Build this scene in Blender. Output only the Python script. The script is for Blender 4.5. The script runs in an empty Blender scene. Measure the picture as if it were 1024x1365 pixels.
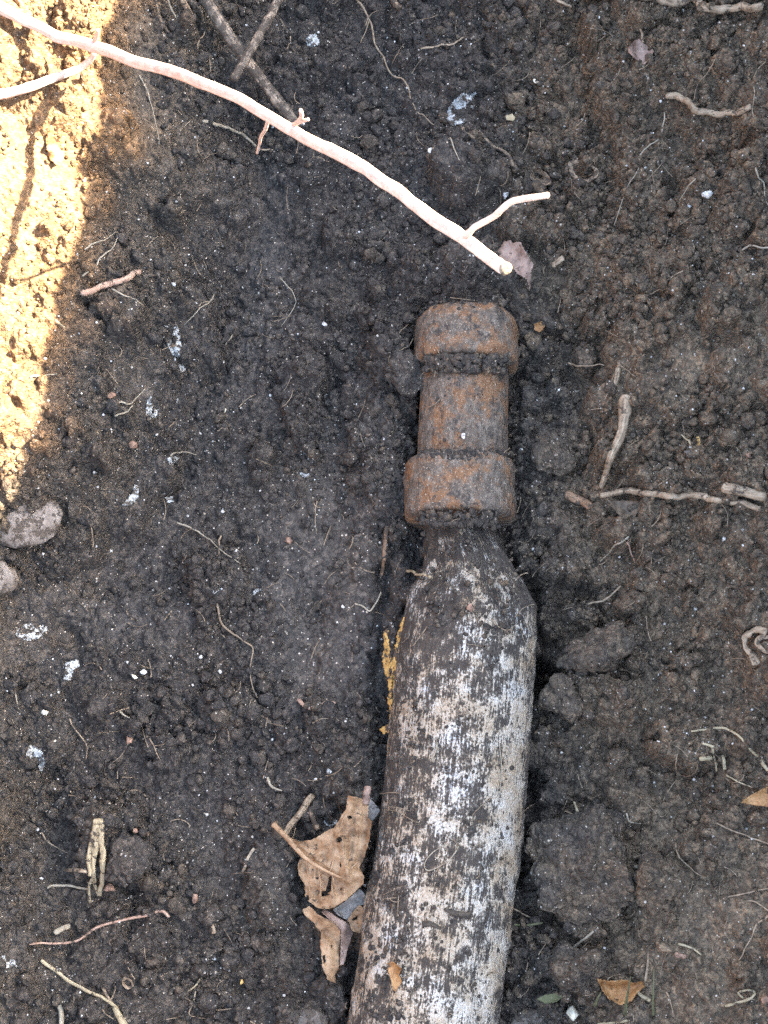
import bpy, bmesh, math, random
import numpy as np
from mathutils import Vector, Matrix
from mathutils.geometry import delaunay_2d_cdt

# ------------------------------------------------------------------ camera
scene = bpy.context.scene
COL = scene.collection
CAM = np.array([0.0, -0.16, 0.60])
TILT = math.atan2(0.16, 0.60)
TH = 0.264                                   # tan of half the horizontal field of view
cam_d = bpy.data.cameras.new('camera')
cam_d.sensor_fit = 'HORIZONTAL'; cam_d.sensor_width = 36; cam_d.lens = 36 / (2 * TH)
cam_d.clip_start = 0.01; cam_d.clip_end = 500
cam = bpy.data.objects.new('camera', cam_d); COL.objects.link(cam)
cam.location = CAM; cam.rotation_euler = (TILT, 0, 0)
scene.camera = cam

# ------------------------------------------------------------------ sky, sun, exposure
SUN_EL = math.radians(34.0)
SUN_H = np.array([0.965, 0.26]); SUN_H /= np.linalg.norm(SUN_H)
world = bpy.data.worlds.new('World'); scene.world = world; world.use_nodes = True
wn = world.node_tree.nodes; wn.clear()
sky = wn.new('ShaderNodeTexSky'); sky.sky_type = 'NISHITA'; sky.sun_disc = False
sky.sun_elevation = SUN_EL; sky.sun_rotation = math.atan2(SUN_H[0], SUN_H[1])
sky.air_density = 1.0; sky.dust_density = 1.5
bg = wn.new('ShaderNodeBackground'); bg.inputs[1].default_value = 0.13
wo = wn.new('ShaderNodeOutputWorld')
world.node_tree.links.new(sky.outputs[0], bg.inputs[0]); world.node_tree.links.new(bg.outputs[0], wo.inputs[0])
sd = bpy.data.lights.new('sun', 'SUN'); sd.energy = 4.0; sd.angle = math.radians(0.53); sd.color = (1.0, 0.93, 0.82)
sun = bpy.data.objects.new('sun', sd); COL.objects.link(sun); sun.location = (2, 1, 2)
to_sun = Vector((SUN_H[0] * math.cos(SUN_EL), SUN_H[1] * math.cos(SUN_EL), math.sin(SUN_EL)))
sun.rotation_euler = to_sun.to_track_quat('Z', 'Y').to_euler()
vs = scene.view_settings
vs.view_transform = 'Standard'; vs.look = 'None'; vs.gamma = 1.0; vs.use_curve_mapping = False
vs.exposure = 4.18
vs.use_white_balance = True; vs.white_balance_temperature = 7950; vs.white_balance_tint = 8   # balanced for open shade
scene.cycles.use_denoising = False               # the fine grain of the soil survives
scene.cycles.max_bounces = 4; scene.cycles.diffuse_bounces = 3
scene.cycles.use_adaptive_sampling = True; scene.cycles.adaptive_threshold = 0.006

# ------------------------------------------------------------------ numeric helpers
rng = np.random.default_rng(7)
random.seed(7)
_T = np.random.default_rng(99).random(65536)
def vnoise(x, y, seed=0):
    xi = np.floor(x).astype(np.int64); yi = np.floor(y).astype(np.int64)
    fx = x - xi; fy = y - yi
    fx = fx * fx * fx * (fx * (fx * 6 - 15) + 10); fy = fy * fy * fy * (fy * (fy * 6 - 15) + 10)
    def h(a, b): return _T[((a * 73856093) ^ (b * 19349663) ^ (seed * 83492791)) & 65535]
    return (h(xi, yi) * (1 - fx) + h(xi + 1, yi) * fx) * (1 - fy) + (h(xi, yi + 1) * (1 - fx) + h(xi + 1, yi + 1) * fx) * fy
def fbm(x, y, size, octv=4, seed=0, gain=0.5):
    s = 0; a = 1; t = 0
    for o in range(octv):
        s = s + a * vnoise(x / size + 17.3 * o, y / size - 9.1 * o, seed + o); t += a; a *= gain; size /= 2.03
    return s / t - 0.5
def sstep(a, b, x):
    t = np.clip((x - a) / (b - a), 0, 1); return t * t * (3 - 2 * t)
_c, _s = math.cos(TILT), math.sin(TILT)
def ray(px, py):
    d = np.array([(px - 512) / 512 * TH, -(py - 682.5) / 512 * TH, -1.0])
    return np.array([d[0], d[1] * _c - d[2] * _s, d[1] * _s + d[2] * _c])
def P(px, py, z):                            # the point of height z seen at pixel px, py of the 1024 x 1365 photograph
    d = ray(px, py); return CAM + d * ((z - CAM[2]) / d[2])
def PXS(px, py, z):                          # metres per photo pixel there
    d = ray(px, py); return TH / 512 * (CAM[2] - z) / -d[2]

def polydist(X, Y, pts):
    best = np.full(X.shape, 1e9); sign = np.ones(X.shape)
    for (ax, ay), (bx, by) in zip(pts[:-1], pts[1:]):
        ex, ey = bx - ax, by - ay; L2 = ex * ex + ey * ey
        t = np.clip(((X - ax) * ex + (Y - ay) * ey) / L2, 0, 1)
        dx, dy = X - ax - t * ex, Y - ay - t * ey
        d = np.hypot(dx, dy); m = d < best
        best = np.where(m, d, best); sign = np.where(m, np.sign(ex * (Y - ay) - ey * (X - ax)), sign)
    return best * sign

# ------------------------------------------------------------------ the pipe's axis (needed by the soil round it)
# photo y, photo x of the centre, half width in photo pixels
AXZ = 0.011
BODY = [(700, 611, 41), (735, 622, 52), (768, 630, 64), (798, 631, 81), (830, 628, 89), (880, 621, 92), (960, 615, 93),
        (1100, 601, 95), (1200, 588, 97), (1340, 568, 99), (1480, 548, 101), (2600, 395, 118)]
FIT = [(427, 622, 60), (488, 620, 68), (500, 620, 58), (614, 616, 59), (622, 613, 72), (692, 613, 72), (702, 613, 40)]
AX = []
for (py, px, hw) in FIT + BODY[1:]:
    p = P(px, py, AXZ); AX.append((p[0], p[1], hw * PXS(px, py, AXZ)))
AX = np.array(AX)

# ------------------------------------------------------------------ the shape of the trench
ZR = 0.3495                                   # level of the ground above the trench floor
ZS = 0.060
EDGE_PX = [(215, -260), (196, -60), (186, 0), (158, 70), (166, 190), (130, 238), (122, 320), (86, 400), (52, 490), (16, 590), (-35, 650), (-110, 740), (-150, 900), (-160, 1100), (-160, 1500), (-160, 1800)]
EDGE = [tuple(P(a, b, ZS)[:2]) for a, b in EDGE_PX]
def base_height(X, Y):
    z = fbm(X, Y, 0.07, 3, 3) * 0.016 + fbm(X, Y, 0.028, 3, 8) * (0.010 + 0.009 * sstep(0.0, 0.08, X))
    # the side where the bank stays in the shade
    xr = X + 0.010 * fbm(Y, Y * 0, 0.05, 2, 31) * 2
    z = z + sstep(0.060, 0.115, xr) * 0.016 + sstep(0.094, 0.104, xr) * 0.010 * sstep(-0.07, 0.03, Y) + np.clip(xr - 0.12, 0, 0.05) * 0.42
    rim = 0.30 + 0.030 * fbm(Y, Y * 0 + 3, 0.22, 3, 44)
    z = z + (ZR - 0.035) * sstep(0, 1, np.clip((X - 0.185) / (rim - 0.185), 0, 1)) ** 0.8
    # the bank that catches the sun
    d = polydist(X, Y, EDGE)                 # > 0 towards the trench
    s = -d + 0.006 * fbm(X, Y, 0.025, 3, 61) * 2
    prof = np.interp(s, [-0.052, -0.046, -0.030, 0.0, 0.03, 0.06, 0.20, 0.24], [-0.002, 0.005, 0.025, ZS, ZS + 0.034, ZS + 0.062, ZR - 0.01, ZR])
    low = sstep(-0.02, -0.14, Y)              # the bank is flatter lower in the picture
    prof = prof * (1 - 0.35 * low * sstep(0.02, -0.03, s))
    z = z + np.where(s > -0.075, prof, -0.002) - 0.003 * np.exp(-((s + 0.052) / 0.006) ** 2)
    z = np.minimum(z, ZR + fbm(X, Y, 0.08, 4, 5) * 0.03)
    # closed ends of the trench
    e = np.maximum(sstep(0.70, 0.86, np.abs(Y + 0.05 * fbm(X, X * 0, 0.1, 2, 9))), 0)
    z = z * (1 - e) + np.maximum(z, ZR + fbm(X, Y, 0.08, 4, 5) * 0.03) * e
    return z
def local_forms(X, Y, z):
    def blob(px, py, rx, ry, h, zz=0.01, sharp=1.0):
        p = P(px, py, zz); k = PXS(px, py, zz)
        q = ((X - p[0]) / (rx * k)) ** 2 + ((Y - p[1]) / (ry * k * 1.03)) ** 2
        return h * np.exp(-q * sharp)
    # soil banked up round the pipe and hollows dug beside it
    best = np.full(X.shape, 1e9); rad = np.zeros(X.shape)
    for (ax, ay, ar), (bx, by, br) in zip(AX[:-1], AX[1:]):
        ex, ey = bx - ax, by - ay; L2 = ex * ex + ey * ey
        t = np.clip(((X - ax) * ex + (Y - ay) * ey) / L2, 0, 1)
        d = np.hypot(X - ax - t * ex, Y - ay - t * ey); r = ar + (br - ar) * t
        m = d - r < best; best = np.where(m, d - r, best); rad = np.where(m, r, rad)
    near = sstep(0.030, 0.004, best)
    z = z * (1 - 0.7 * near) + near * 0.001 - 0.006 * sstep(0.007, 0.0, best)
    z = np.where(best < -0.002, -0.004, z)
    z = z + blob(622, 370, 75, 36, 0.022) + blob(745, 640, 40, 90, 0.006) + blob(505, 640, 35, 120, 0.006) + blob(515, 470, 30, 60, 0.010)
    z = z - blob(736, 905, 22, 42, 0.032) - blob(728, 880, 12, 16, 0.012) - blob(512, 760, 12, 60, 0.010) - blob(506, 900, 14, 90, 0.012) - blob(712, 1020, 16, 80, 0.012) - blob(700, 1150, 14, 90, 0.010) - blob(720, 780, 14, 50, 0.008)
    z = z - blob(400, 860, 45, 75, 0.007) - blob(420, 800, 20, 40, 0.006) + blob(360, 790, 30, 50, 0.005)
    z = z + blob(800, 868, 44, 20, 0.012) + blob(770, 1275, 60, 30, 0.007) + blob(880, 1180, 40, 60, 0.006) + blob(730, 1300, 30, 30, 0.006)
    z = z - blob(835, 585, 12, 14, 0.008) - blob(132, 425, 14, 9, 0.010, 0.03) - blob(45, 690, 90, 50, 0.0155, 0.05) - blob(0, 775, 60, 50, 0.014, 0.05)
    z = z - blob(75, 835, 18, 22, 0.010) - blob(330, 1320, 22, 12, 0.010) - blob(165, 1185, 14, 12, 0.008) - blob(945, 425, 16, 10, 0.010, 0.02)
    z = z + blob(165, 1160, 60, 30, 0.007) + blob(60, 800, 40, 25, 0.008) + blob(170, 690, 40, 50, 0.006) + blob(270, 270, 60, 50, 0.006)
    z = z - blob(275, 295, 18, 10, 0.006) - blob(245, 475, 12, 30, 0.008) - blob(720, 380, 22, 18, 0.008) - blob(420, 1130, 40, 60, 0.006)
    return z

STEP = 0.00053
GX = np.arange(-0.190, 0.1901, STEP); GY = np.arange(-0.222, 0.2601, STEP)
NX, NY = len(GX), len(GY)
X, Y = np.meshgrid(GX, GY)
H = local_forms(X, Y, base_height(X, Y))
def pxmask(px, py, rx, ry, zz=0.0):
    p = P(px, py, zz); k = PXS(px, py, zz)
    return np.exp(-(((X - p[0]) / (rx * k)) ** 2 + ((Y - p[1]) / (ry * k)) ** 2))
smooth = np.clip(pxmask(430, 820, 75, 130) * 1.25 + pxmask(440, 690, 80, 60) * 0.6 + pxmask(240, 180, 40, 110, 0.02) * 0.5
                 + pxmask(390, 770, 60, 60) * 0.5 + pxmask(105, 790, 60, 70, 0.02) * 0.7 + sstep(0.12, 0.30, fbm(X, Y, 0.05, 3, 77)) * 0.7
                 + pxmask(190, 150, 22, 120, 0.04) * 0.8 + pxmask(860, 740, 40, 60, 0.02) * 0.4, 0, 0.9)
smooth = np.clip(smooth + 0.30 * sstep(0.045, 0.06, H) * (X < -0.05), 0, 0.9)
# smeared, trowelled patches
H += smooth * (fbm(X * 0.7 + Y * 0.7, Y * 0.7 - X * 0.7, 0.014, 2, 21) * 0.005)
def stamp(n, rmin, rmax, power, squash, sink, keep_smooth):
    u = rng.random(n); r = (rmin ** (1 - power) + u * (rmax ** (1 - power) - rmin ** (1 - power))) ** (1 / (1 - power))
    cx = rng.integers(0, NX, n); cy = rng.integers(0, NY, n)
    asp = rng.uniform(0.65, 1.5, n); ang = rng.uniform(0, math.pi, n); off = rng.uniform(-sink, 0.10, n) * r
    tx, ty = rng.normal(0, 0.28, (2, n))
    sm = smooth[cy, cx]; ok = (rng.random(n) > sm * keep_smooth) & ((rmax < 0.003) | (rng.random(n) < np.where(GX[cx] > 0.03, 1.0, 0.55)))
    ca, sa = np.cos(ang), np.sin(ang)
    for k in np.nonzero(ok)[0]:
        w = int(r[k] * 1.3 / STEP) + 1
        x0, x1 = max(0, cx[k] - w), min(NX, cx[k] + w + 1); y0, y1 = max(0, cy[k] - w), min(NY, cy[k] + w + 1)
        dx = (np.arange(x0, x1) - cx[k])[None, :] * STEP; dy = (np.arange(y0, y1) - cy[k])[:, None] * STEP
        a = (dx * ca[k] + dy * sa[k]) * asp[k] ** 0.5; b = (-dx * sa[k] + dy * ca[k]) / asp[k] ** 0.5
        q = r[k] ** 2 - a * a - b * b
        z = np.where(q > 0, H[cy[k], cx[k]] + off[k] + np.sqrt(np.maximum(q, 0)) * squash + dx * tx[k] + dy * ty[k], -1)
        np.maximum(H[y0:y1, x0:x1], z, out=H[y0:y1, x0:x1])
stamp(620, 0.004, 0.015, 1.9, 0.72, 0.28, 0.97)
stamp(5000, 0.0018, 0.0052, 1.8, 1.0, 0.32, 0.95)
H += fbm(X, Y, 0.004, 3, 51) * 0.0014 * (1 - 0.6 * smooth)
stamp(22000, 0.0009, 0.0022, 2.2, 1.05, 0.40, 0.94)
def warp(A, amp, size, seed):
    fx = np.clip(np.arange(NX)[None, :] + fbm(X, Y, size, 2, seed) * 2 * amp / STEP, 0, NX - 1.001); fy = np.clip(np.arange(NY)[:, None] + fbm(X, Y, size, 2, seed + 5) * 2 * amp / STEP, 0, NY - 1.001)
    i = fx.astype(int); j = fy.astype(int); u = fx - i; v = fy - j
    return (A[j, i] * (1 - u) + A[j, i + 1] * u) * (1 - v) + (A[j + 1, i] * (1 - u) + A[j + 1, i + 1] * u) * v
H = warp(H, 0.0016, 0.0032, 141)
H = warp(H, 0.0008, 0.0015, 151)
H += (fbm(X, Y, 0.0016, 2, 52)) * 0.0011
def pipe_height(X, Y):
    z = np.full(X.shape, -1.0)
    for (ax, ay, ar), (bx, by, br) in zip(AX[:-1], AX[1:]):
        ex, ey = bx - ax, by - ay; L2 = ex * ex + ey * ey
        t = np.clip(((X - ax) * ex + (Y - ay) * ey) / L2, 0, 1)
        d = np.hypot(X - ax - t * ex, Y - ay - t * ey); r = ar + (br - ar) * t
        z = np.maximum(z, np.where(d < r, AXZ + np.sqrt(np.maximum(r * r - d * d, 0)), -1))
    return z
PH = pipe_height(X, Y)
# the surface that small things lie on: crumbs bridged over
def maxf(A, w):
    B = A.copy()
    for s in (1, -1):
        for k in range(1, w + 1):
            B = np.maximum(B, np.roll(A, s * k, 1))
    C = B.copy()
    for s in (1, -1):
        for k in range(1, w + 1):
            C = np.maximum(C, np.roll(B, s * k, 0))
    return C
def blur(A, w):
    for axis in (0, 1):
        c = np.cumsum(np.pad(A, [(w + 1, w) if a == axis else (0, 0) for a in (0, 1)], mode='edge'), axis)
        A = (np.take(c, range(2 * w + 1, c.shape[axis]), axis) - np.take(c, range(0, c.shape[axis] - 2 * w - 1), axis)) / (2 * w + 1)
    return A
TOP = np.maximum(H, PH)
LAY = blur(maxf(TOP, 2), 3)
def at(A, x, y):
    fx = min(max((x - GX[0]) / STEP, 0), NX - 1.001); fy = min(max((y - GY[0]) / STEP, 0), NY - 1.001)
    i, j = int(fx), int(fy); u, v = fx - i, fy - j
    return (A[j, i] * (1 - u) + A[j, i + 1] * u) * (1 - v) + (A[j + 1, i] * (1 - u) + A[j + 1, i + 1] * u) * v
def S(px, py, lift=0.0, A=None):             # the point of the lying surface seen at a pixel
    A = LAY if A is None else A
    d = ray(px, py); ux, uy = d[0] / d[2], d[1] / d[2]
    def below(z):
        i = int((CAM[0] + ux * (z - CAM[2]) - GX[0]) / STEP + 0.5); j = int((CAM[1] + uy * (z - CAM[2]) - GY[0]) / STEP + 0.5)
        return A[min(max(j, 0), NY - 1), min(max(i, 0), NX - 1)] >= z
    z = 0.20
    while z > -0.03 and not below(z): z -= 0.004
    z += 0.004
    while z > -0.03 and not below(z): z -= 0.0004
    p = np.array([CAM[0] + ux * (z - CAM[2]), CAM[1] + uy * (z - CAM[2]), z])
    p[2] = at(A, p[0], p[1]) + lift
    return p

# ------------------------------------------------------------------ materials
def new_mat(name):
    m = bpy.data.materials.new(name); m.use_nodes = True
    nt = m.node_tree; b = nt.nodes['Principled BSDF']
    return m, nt, b
def N(nt, kind, **kw):
    n = nt.nodes.new(kind)
    for k, v in kw.items():
        if k.startswith('i_'):
            n.inputs[int(k[2:])].default_value = v
        else: setattr(n, k, v)
    return n
def noise(nt, vec, scale, detail=4, rough=0.6):
    n = N(nt, 'ShaderNodeTexNoise'); n.inputs['Scale'].default_value = scale; n.inputs['Detail'].default_value = detail; n.inputs['Roughness'].default_value = rough
    if vec is not None: nt.links.new(vec, n.inputs['Vector'])
    return n.outputs[0]
def ramp(nt, fac, stops):
    r = N(nt, 'ShaderNodeValToRGB'); e = r.color_ramp.elements
    while len(e) < len(stops): e.new(0.5)
    for k, (p, c) in enumerate(stops):
        e[k].position = p; e[k].color = (*c, 1) if len(c) == 3 else c
    nt.links.new(fac, r.inputs[0]); return r.outputs[0]
def mix(nt, fac, a, b, mode='MIX'):
    m = N(nt, 'ShaderNodeMix', data_type='RGBA', blend_type=mode)
    for s, v in ((m.inputs[0], fac), (m.inputs[6], a), (m.inputs[7], b)):
        if isinstance(v, (int, float)): s.default_value = v
        elif isinstance(v, tuple): s.default_value = (*v, 1)
        else: nt.links.new(v, s)
    return m.outputs[2]
def math_(nt, op, a, b=None, c=None):
    m = N(nt, 'ShaderNodeMath', operation=op, use_clamp=False)
    for k, v in enumerate((a, b, c)):
        if v is None: continue
        if isinstance(v, (int, float)): m.inputs[k].default_value = v
        else: nt.links.new(v, m.inputs[k])
    return m.outputs[0]
def bump(nt, b, h, strength, dist):
    n = N(nt, 'ShaderNodeBump'); n.inputs['Strength'].default_value = strength; n.inputs['Distance'].default_value = dist
    nt.links.new(h, n.inputs['Height']); nt.links.new(n.outputs[0], b.inputs['Normal']); return n
def coords(nt, kind='Object'):
    return N(nt, 'ShaderNodeTexCoord').outputs[kind]
def g3(v): return (v, v, v)

def soil_material(name, use_attr):
    m, nt, b = new_mat(name)
    co = N(nt, 'ShaderNodeNewGeometry').outputs['Position']
    n1 = noise(nt, co, 38, 4, 0.65); n2 = noise(nt, co, 420, 3, 0.7); n3 = noise(nt, co, 1800, 2, 0.6)
    if use_attr:
        at_ = N(nt, 'ShaderNodeAttribute', attribute_name='dry'); dry = at_.outputs['Fac']
        sm_ = N(nt, 'ShaderNodeAttribute', attribute_name='smeared'); smr = sm_.outputs['Fac']
    else:
        sx = N(nt, 'ShaderNodeSeparateXYZ'); nt.links.new(co, sx.inputs[0])
        dry = N(nt, 'ShaderNodeMapRange'); nt.links.new(sx.outputs[0], dry.inputs[0])
        for k, v in ((1, 0.01), (2, 0.12), (3, 0.15), (4, 1.05)): dry.inputs[k].default_value = v
        tn = N(nt, 'ShaderNodeAttribute', attribute_name='tone')
        dry = math_(nt, 'ADD', dry.outputs[0], math_(nt, 'MULTIPLY', math_(nt, 'SUBTRACT', tn.outputs['Fac'], 0.35), 0.8)); smr = None
    d2 = math_(nt, 'ADD', dry, math_(nt, 'MULTIPLY', math_(nt, 'SUBTRACT', n1, 0.5), 0.9))
    col = ramp(nt, d2, [(0.0, (0.037, 0.035, 0.0355)), (0.5, (0.064, 0.0535, 0.044)), (1.0, (0.142, 0.100, 0.064))])
    if True:
        sunlit_ = N(nt, 'ShaderNodeAttribute', attribute_name='ochre')
        col = mix(nt, math_(nt, 'MULTIPLY', sunlit_.outputs['Fac'], 0.85), col, (0.225, 0.115, 0.044))  # ochre bank soil, with the orange of sunlight painted into its colour
    col = mix(nt, ramp(nt, n2, [(0.30, g3(0.0)), (0.72, g3(1.0))]), col, mix(nt, 0.5, col, (0.135, 0.105, 0.080)))
    col = mix(nt, math_(nt, 'MULTIPLY', ramp(nt, n3, [(0.35, g3(1)), (0.5, g3(0))]), 0.45), col, (0.022, 0.018, 0.016))
    wob = N(nt, 'ShaderNodeVectorMath', operation='MULTIPLY_ADD'); nz = N(nt, 'ShaderNodeTexNoise'); nz.inputs['Scale'].default_value = 700; nz.inputs['Detail'].default_value = 3
    nt.links.new(co, nz.inputs['Vector']); nt.links.new(nz.outputs['Color'], wob.inputs[0]); wob.inputs[1].default_value = (0.0016, 0.0016, 0.0016); nt.links.new(co, wob.inputs[2])
    cells = []
    for sc in (330, 720):
        v = N(nt, 'ShaderNodeTexVoronoi', feature='F1'); v.inputs['Scale'].default_value = sc; nt.links.new(wob.outputs[0], v.inputs['Vector']); cells.append(v)
    # every crumb dries to its own tone
    for v, lo, hi in ((cells[0], 0.72, 1.30), (cells[1], 0.55, 1.50)):
        sp = N(nt, 'ShaderNodeSeparateColor'); nt.links.new(v.outputs['Color'], sp.inputs[0])
        col = mix(nt, 1.0, col, ramp(nt, sp.outputs[1], [(0.0, g3(lo)), (0.6, g3(0.95)), (1.0, (hi, hi * 0.97, hi * 0.93))]), 'MULTIPLY')
    # pale mineral grains
    for sc, thr, size, tint in ((560, 0.925, 0.30, (0.54, 0.52, 0.49)), (1150, 0.90, 0.42, (0.48, 0.45, 0.41))):
        v = N(nt, 'ShaderNodeTexVoronoi', feature='F1'); v.inputs['Scale'].default_value = sc; nt.links.new(co, v.inputs['Vector'])
        sep = N(nt, 'ShaderNodeSeparateColor'); nt.links.new(v.outputs['Color'], sep.inputs[0])
        pick = math_(nt, 'GREATER_THAN', math_(nt, 'ADD', sep.outputs[0], math_(nt, 'MULTIPLY', math_(nt, 'SUBTRACT', n1, 0.55), 0.30)), thr)
        dot = math_(nt, 'LESS_THAN', v.outputs['Distance'], math_(nt, 'MULTIPLY', sep.outputs[1], size))
        col = mix(nt, math_(nt, 'MULTIPLY', pick, dot), col, mix(nt, sep.outputs[2], tint, (0.42, 0.33, 0.24)))
    nt.links.new(col, b.inputs['Base Color'])
    rg = ramp(nt, n1, [(0.35, g3(0.95)), (0.7, g3(0.72))])
    nt.links.new(rg, b.inputs['Roughness'])
    b.inputs['Specular IOR Level'].default_value = 0.35
    # crumb relief finer than the mesh: cells of three sizes on wobbled coordinates
    h = math_(nt, 'ADD', math_(nt, 'MULTIPLY', n2, 0.8), math_(nt, 'MULTIPLY', n3, 0.5))
    for v, wt in zip(cells, (1.0, 0.62)):
        h = math_(nt, 'SUBTRACT', h, math_(nt, 'MULTIPLY', math_(nt, 'POWER', v.outputs['Distance'], 1.6), wt))
    if use_attr:
        h = math_(nt, 'MULTIPLY', h, math_(nt, 'SUBTRACT', 1.0, math_(nt, 'MULTIPLY', smr, 0.7)))
    bump(nt, b, h, 1.0, 0.0021)
    return m
M_SOIL = soil_material('soil', True)
M_CRUMB = soil_material('loose_soil', False)

def fibre_material(name, c_dark, c_mid, c_light, scale=300, rough=0.8, bump_d=0.0004, soiled=0.0, streak=0.0):
    m, nt, b = new_mat(name)
    co = N(nt, 'ShaderNodeNewGeometry').outputs['Position']
    n1 = noise(nt, co, scale, 5, 0.65); n2 = noise(nt, co, scale * 5, 3, 0.6)
    f = math_(nt, 'ADD', math_(nt, 'MULTIPLY', n1, 0.7), math_(nt, 'MULTIPLY', n2, 0.3))
    if streak:
        mp = N(nt, 'ShaderNodeMapping'); mp.inputs['Scale'].default_value = (130, 2600, 1); nt.links.new(coords(nt, 'UV'), mp.inputs[0])
        sk = noise(nt, mp.outputs[0], 1, 4, 0.65)
        f = math_(nt, 'ADD', math_(nt, 'MULTIPLY', f, 1 - streak), math_(nt, 'MULTIPLY', sk, streak))
    col = ramp(nt, f, [(0.38, c_dark), (0.5, c_mid), (0.62, c_light)])
    h = f
    if soiled:
        n4 = noise(nt, co, 260, 6, 0.75)
        mk = ramp(nt, n4, [(0.66 - 0.22 * soiled, g3(0)), (0.70 - 0.22 * soiled, g3(1))])
        col = mix(nt, mk, col, (0.060, 0.047, 0.037)); h = math_(nt, 'ADD', f, math_(nt, 'MULTIPLY', mk, 0.5))
    nt.links.new(col, b.inputs['Base Color']); b.inputs['Roughness'].default_value = rough
    b.inputs['Specular IOR Level'].default_value = 0.3
    bump(nt, b, h, 0.8, bump_d)
    return m
M = {
    'pale_root': fibre_material('pale_root', (0.36, 0.235, 0.19), (0.48, 0.345, 0.285), (0.58, 0.44, 0.38), 260, soiled=0.05, streak=0.3, bump_d=0.0007),
    'tan_root': fibre_material('tan_root', (0.077, 0.054, 0.034), (0.230, 0.168, 0.115), (0.345, 0.275, 0.199), 330, soiled=0.42, streak=0.55, bump_d=0.0007),
    'bark_root': fibre_material('bark_root', (0.035, 0.026, 0.02), (0.20, 0.14, 0.095), (0.34, 0.25, 0.17), 240, soiled=0.7, streak=0.5, bump_d=0.0007),
    'grey_stick': fibre_material('grey_stick', (0.040, 0.032, 0.027), (0.14, 0.11, 0.085), (0.36, 0.27, 0.20), 200, soiled=0.8, streak=0.5, bump_d=0.0007),
    'rootlet': fibre_material('rootlet', (0.096, 0.068, 0.048), (0.208, 0.152, 0.104), (0.304, 0.240, 0.176), 420, soiled=0.25, streak=0.3, bump_d=0.0007),
    'pale_rootlet': fibre_material('pale_rootlet', (0.125, 0.100, 0.075), (0.237, 0.200, 0.150), (0.325, 0.287, 0.231), 420, soiled=0.25, streak=0.3, bump_d=0.0007),
    'straw': fibre_material('straw', (0.125, 0.091, 0.056), (0.279, 0.223, 0.139), (0.390, 0.327, 0.230), 420, soiled=0.45, streak=0.6, bump_d=0.0007),
    'yellow_wood': fibre_material('yellow_wood', (0.10, 0.05, 0.02), (0.42, 0.25, 0.08), (0.60, 0.42, 0.18), 500, soiled=0.7, streak=0.6, bump_d=0.0007),
    'red_root': fibre_material('red_root', (0.16, 0.09, 0.065), (0.30, 0.19, 0.14), (0.40, 0.29, 0.23), 360, soiled=0.45, streak=0.5, bump_d=0.0007),
    'brown_chip': fibre_material('brown_chip', (0.05, 0.03, 0.02), (0.17, 0.10, 0.06), (0.26, 0.17, 0.11), 420, soiled=0.6, streak=0.6, bump_d=0.0007),
    'dark_twig': fibre_material('dark_twig', (0.02, 0.016, 0.013), (0.045, 0.036, 0.028), (0.09, 0.07, 0.05), 420, soiled=0.4, streak=0.5, bump_d=0.0007),
    'green_blade': fibre_material('green_blade', (0.05, 0.050, 0.025), (0.085, 0.088, 0.045), (0.15, 0.145, 0.085), 420, soiled=0.2, streak=0.5, bump_d=0.0007),
    'lime': fibre_material('lime', (0.072, 0.068, 0.064), (0.336, 0.344, 0.336), (0.496, 0.512, 0.512), 900, soiled=0.7),
    'grit': fibre_material('grit', (0.26, 0.23, 0.20), (0.46, 0.44, 0.41), (0.58, 0.57, 0.55), 700, soiled=0.55),
    'white_stone': fibre_material('white_stone', (0.34, 0.29, 0.20), (0.56, 0.52, 0.42), (0.66, 0.63, 0.55), 260),
    'grey_stone': fibre_material('grey_stone', (0.09, 0.072, 0.058), (0.15, 0.125, 0.108), (0.21, 0.185, 0.165), 200, soiled=0.65, bump_d=0.001),
    'clay': fibre_material('clay', (0.06, 0.050, 0.043), (0.085, 0.072, 0.062), (0.115, 0.098, 0.084), 220, soiled=0.7, bump_d=0.0015),
    'orange_stone': fibre_material('orange_stone', (0.09, 0.055, 0.04), (0.20, 0.115, 0.08), (0.34, 0.21, 0.15), 600),
    'leaf_tan': fibre_material('leaf_tan', (0.12, 0.065, 0.034), (0.235, 0.140, 0.078), (0.30, 0.195, 0.118), 120, 0.6, soiled=0.25, bump_d=0.0010),
    'leaf_pink': fibre_material('leaf_pink', (0.12, 0.075, 0.058), (0.22, 0.145, 0.115), (0.28, 0.19, 0.15), 150, 0.6, soiled=0.25, bump_d=0.0010),
    'leaf_grey': fibre_material('leaf_grey', (0.07, 0.064, 0.058), (0.15, 0.14, 0.13), (0.23, 0.215, 0.20), 200, 0.6, soiled=0.3, bump_d=0.001),
    'leaf_orange': fibre_material('leaf_orange', (0.13, 0.055, 0.02), (0.25, 0.12, 0.045), (0.36, 0.20, 0.09), 170, 0.55, soiled=0.25, bump_d=0.0010),
    'leaf_dark': fibre_material('leaf_dark', (0.05, 0.035, 0.025), (0.09, 0.065, 0.045), (0.14, 0.10, 0.07), 200, 0.6),
}
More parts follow.
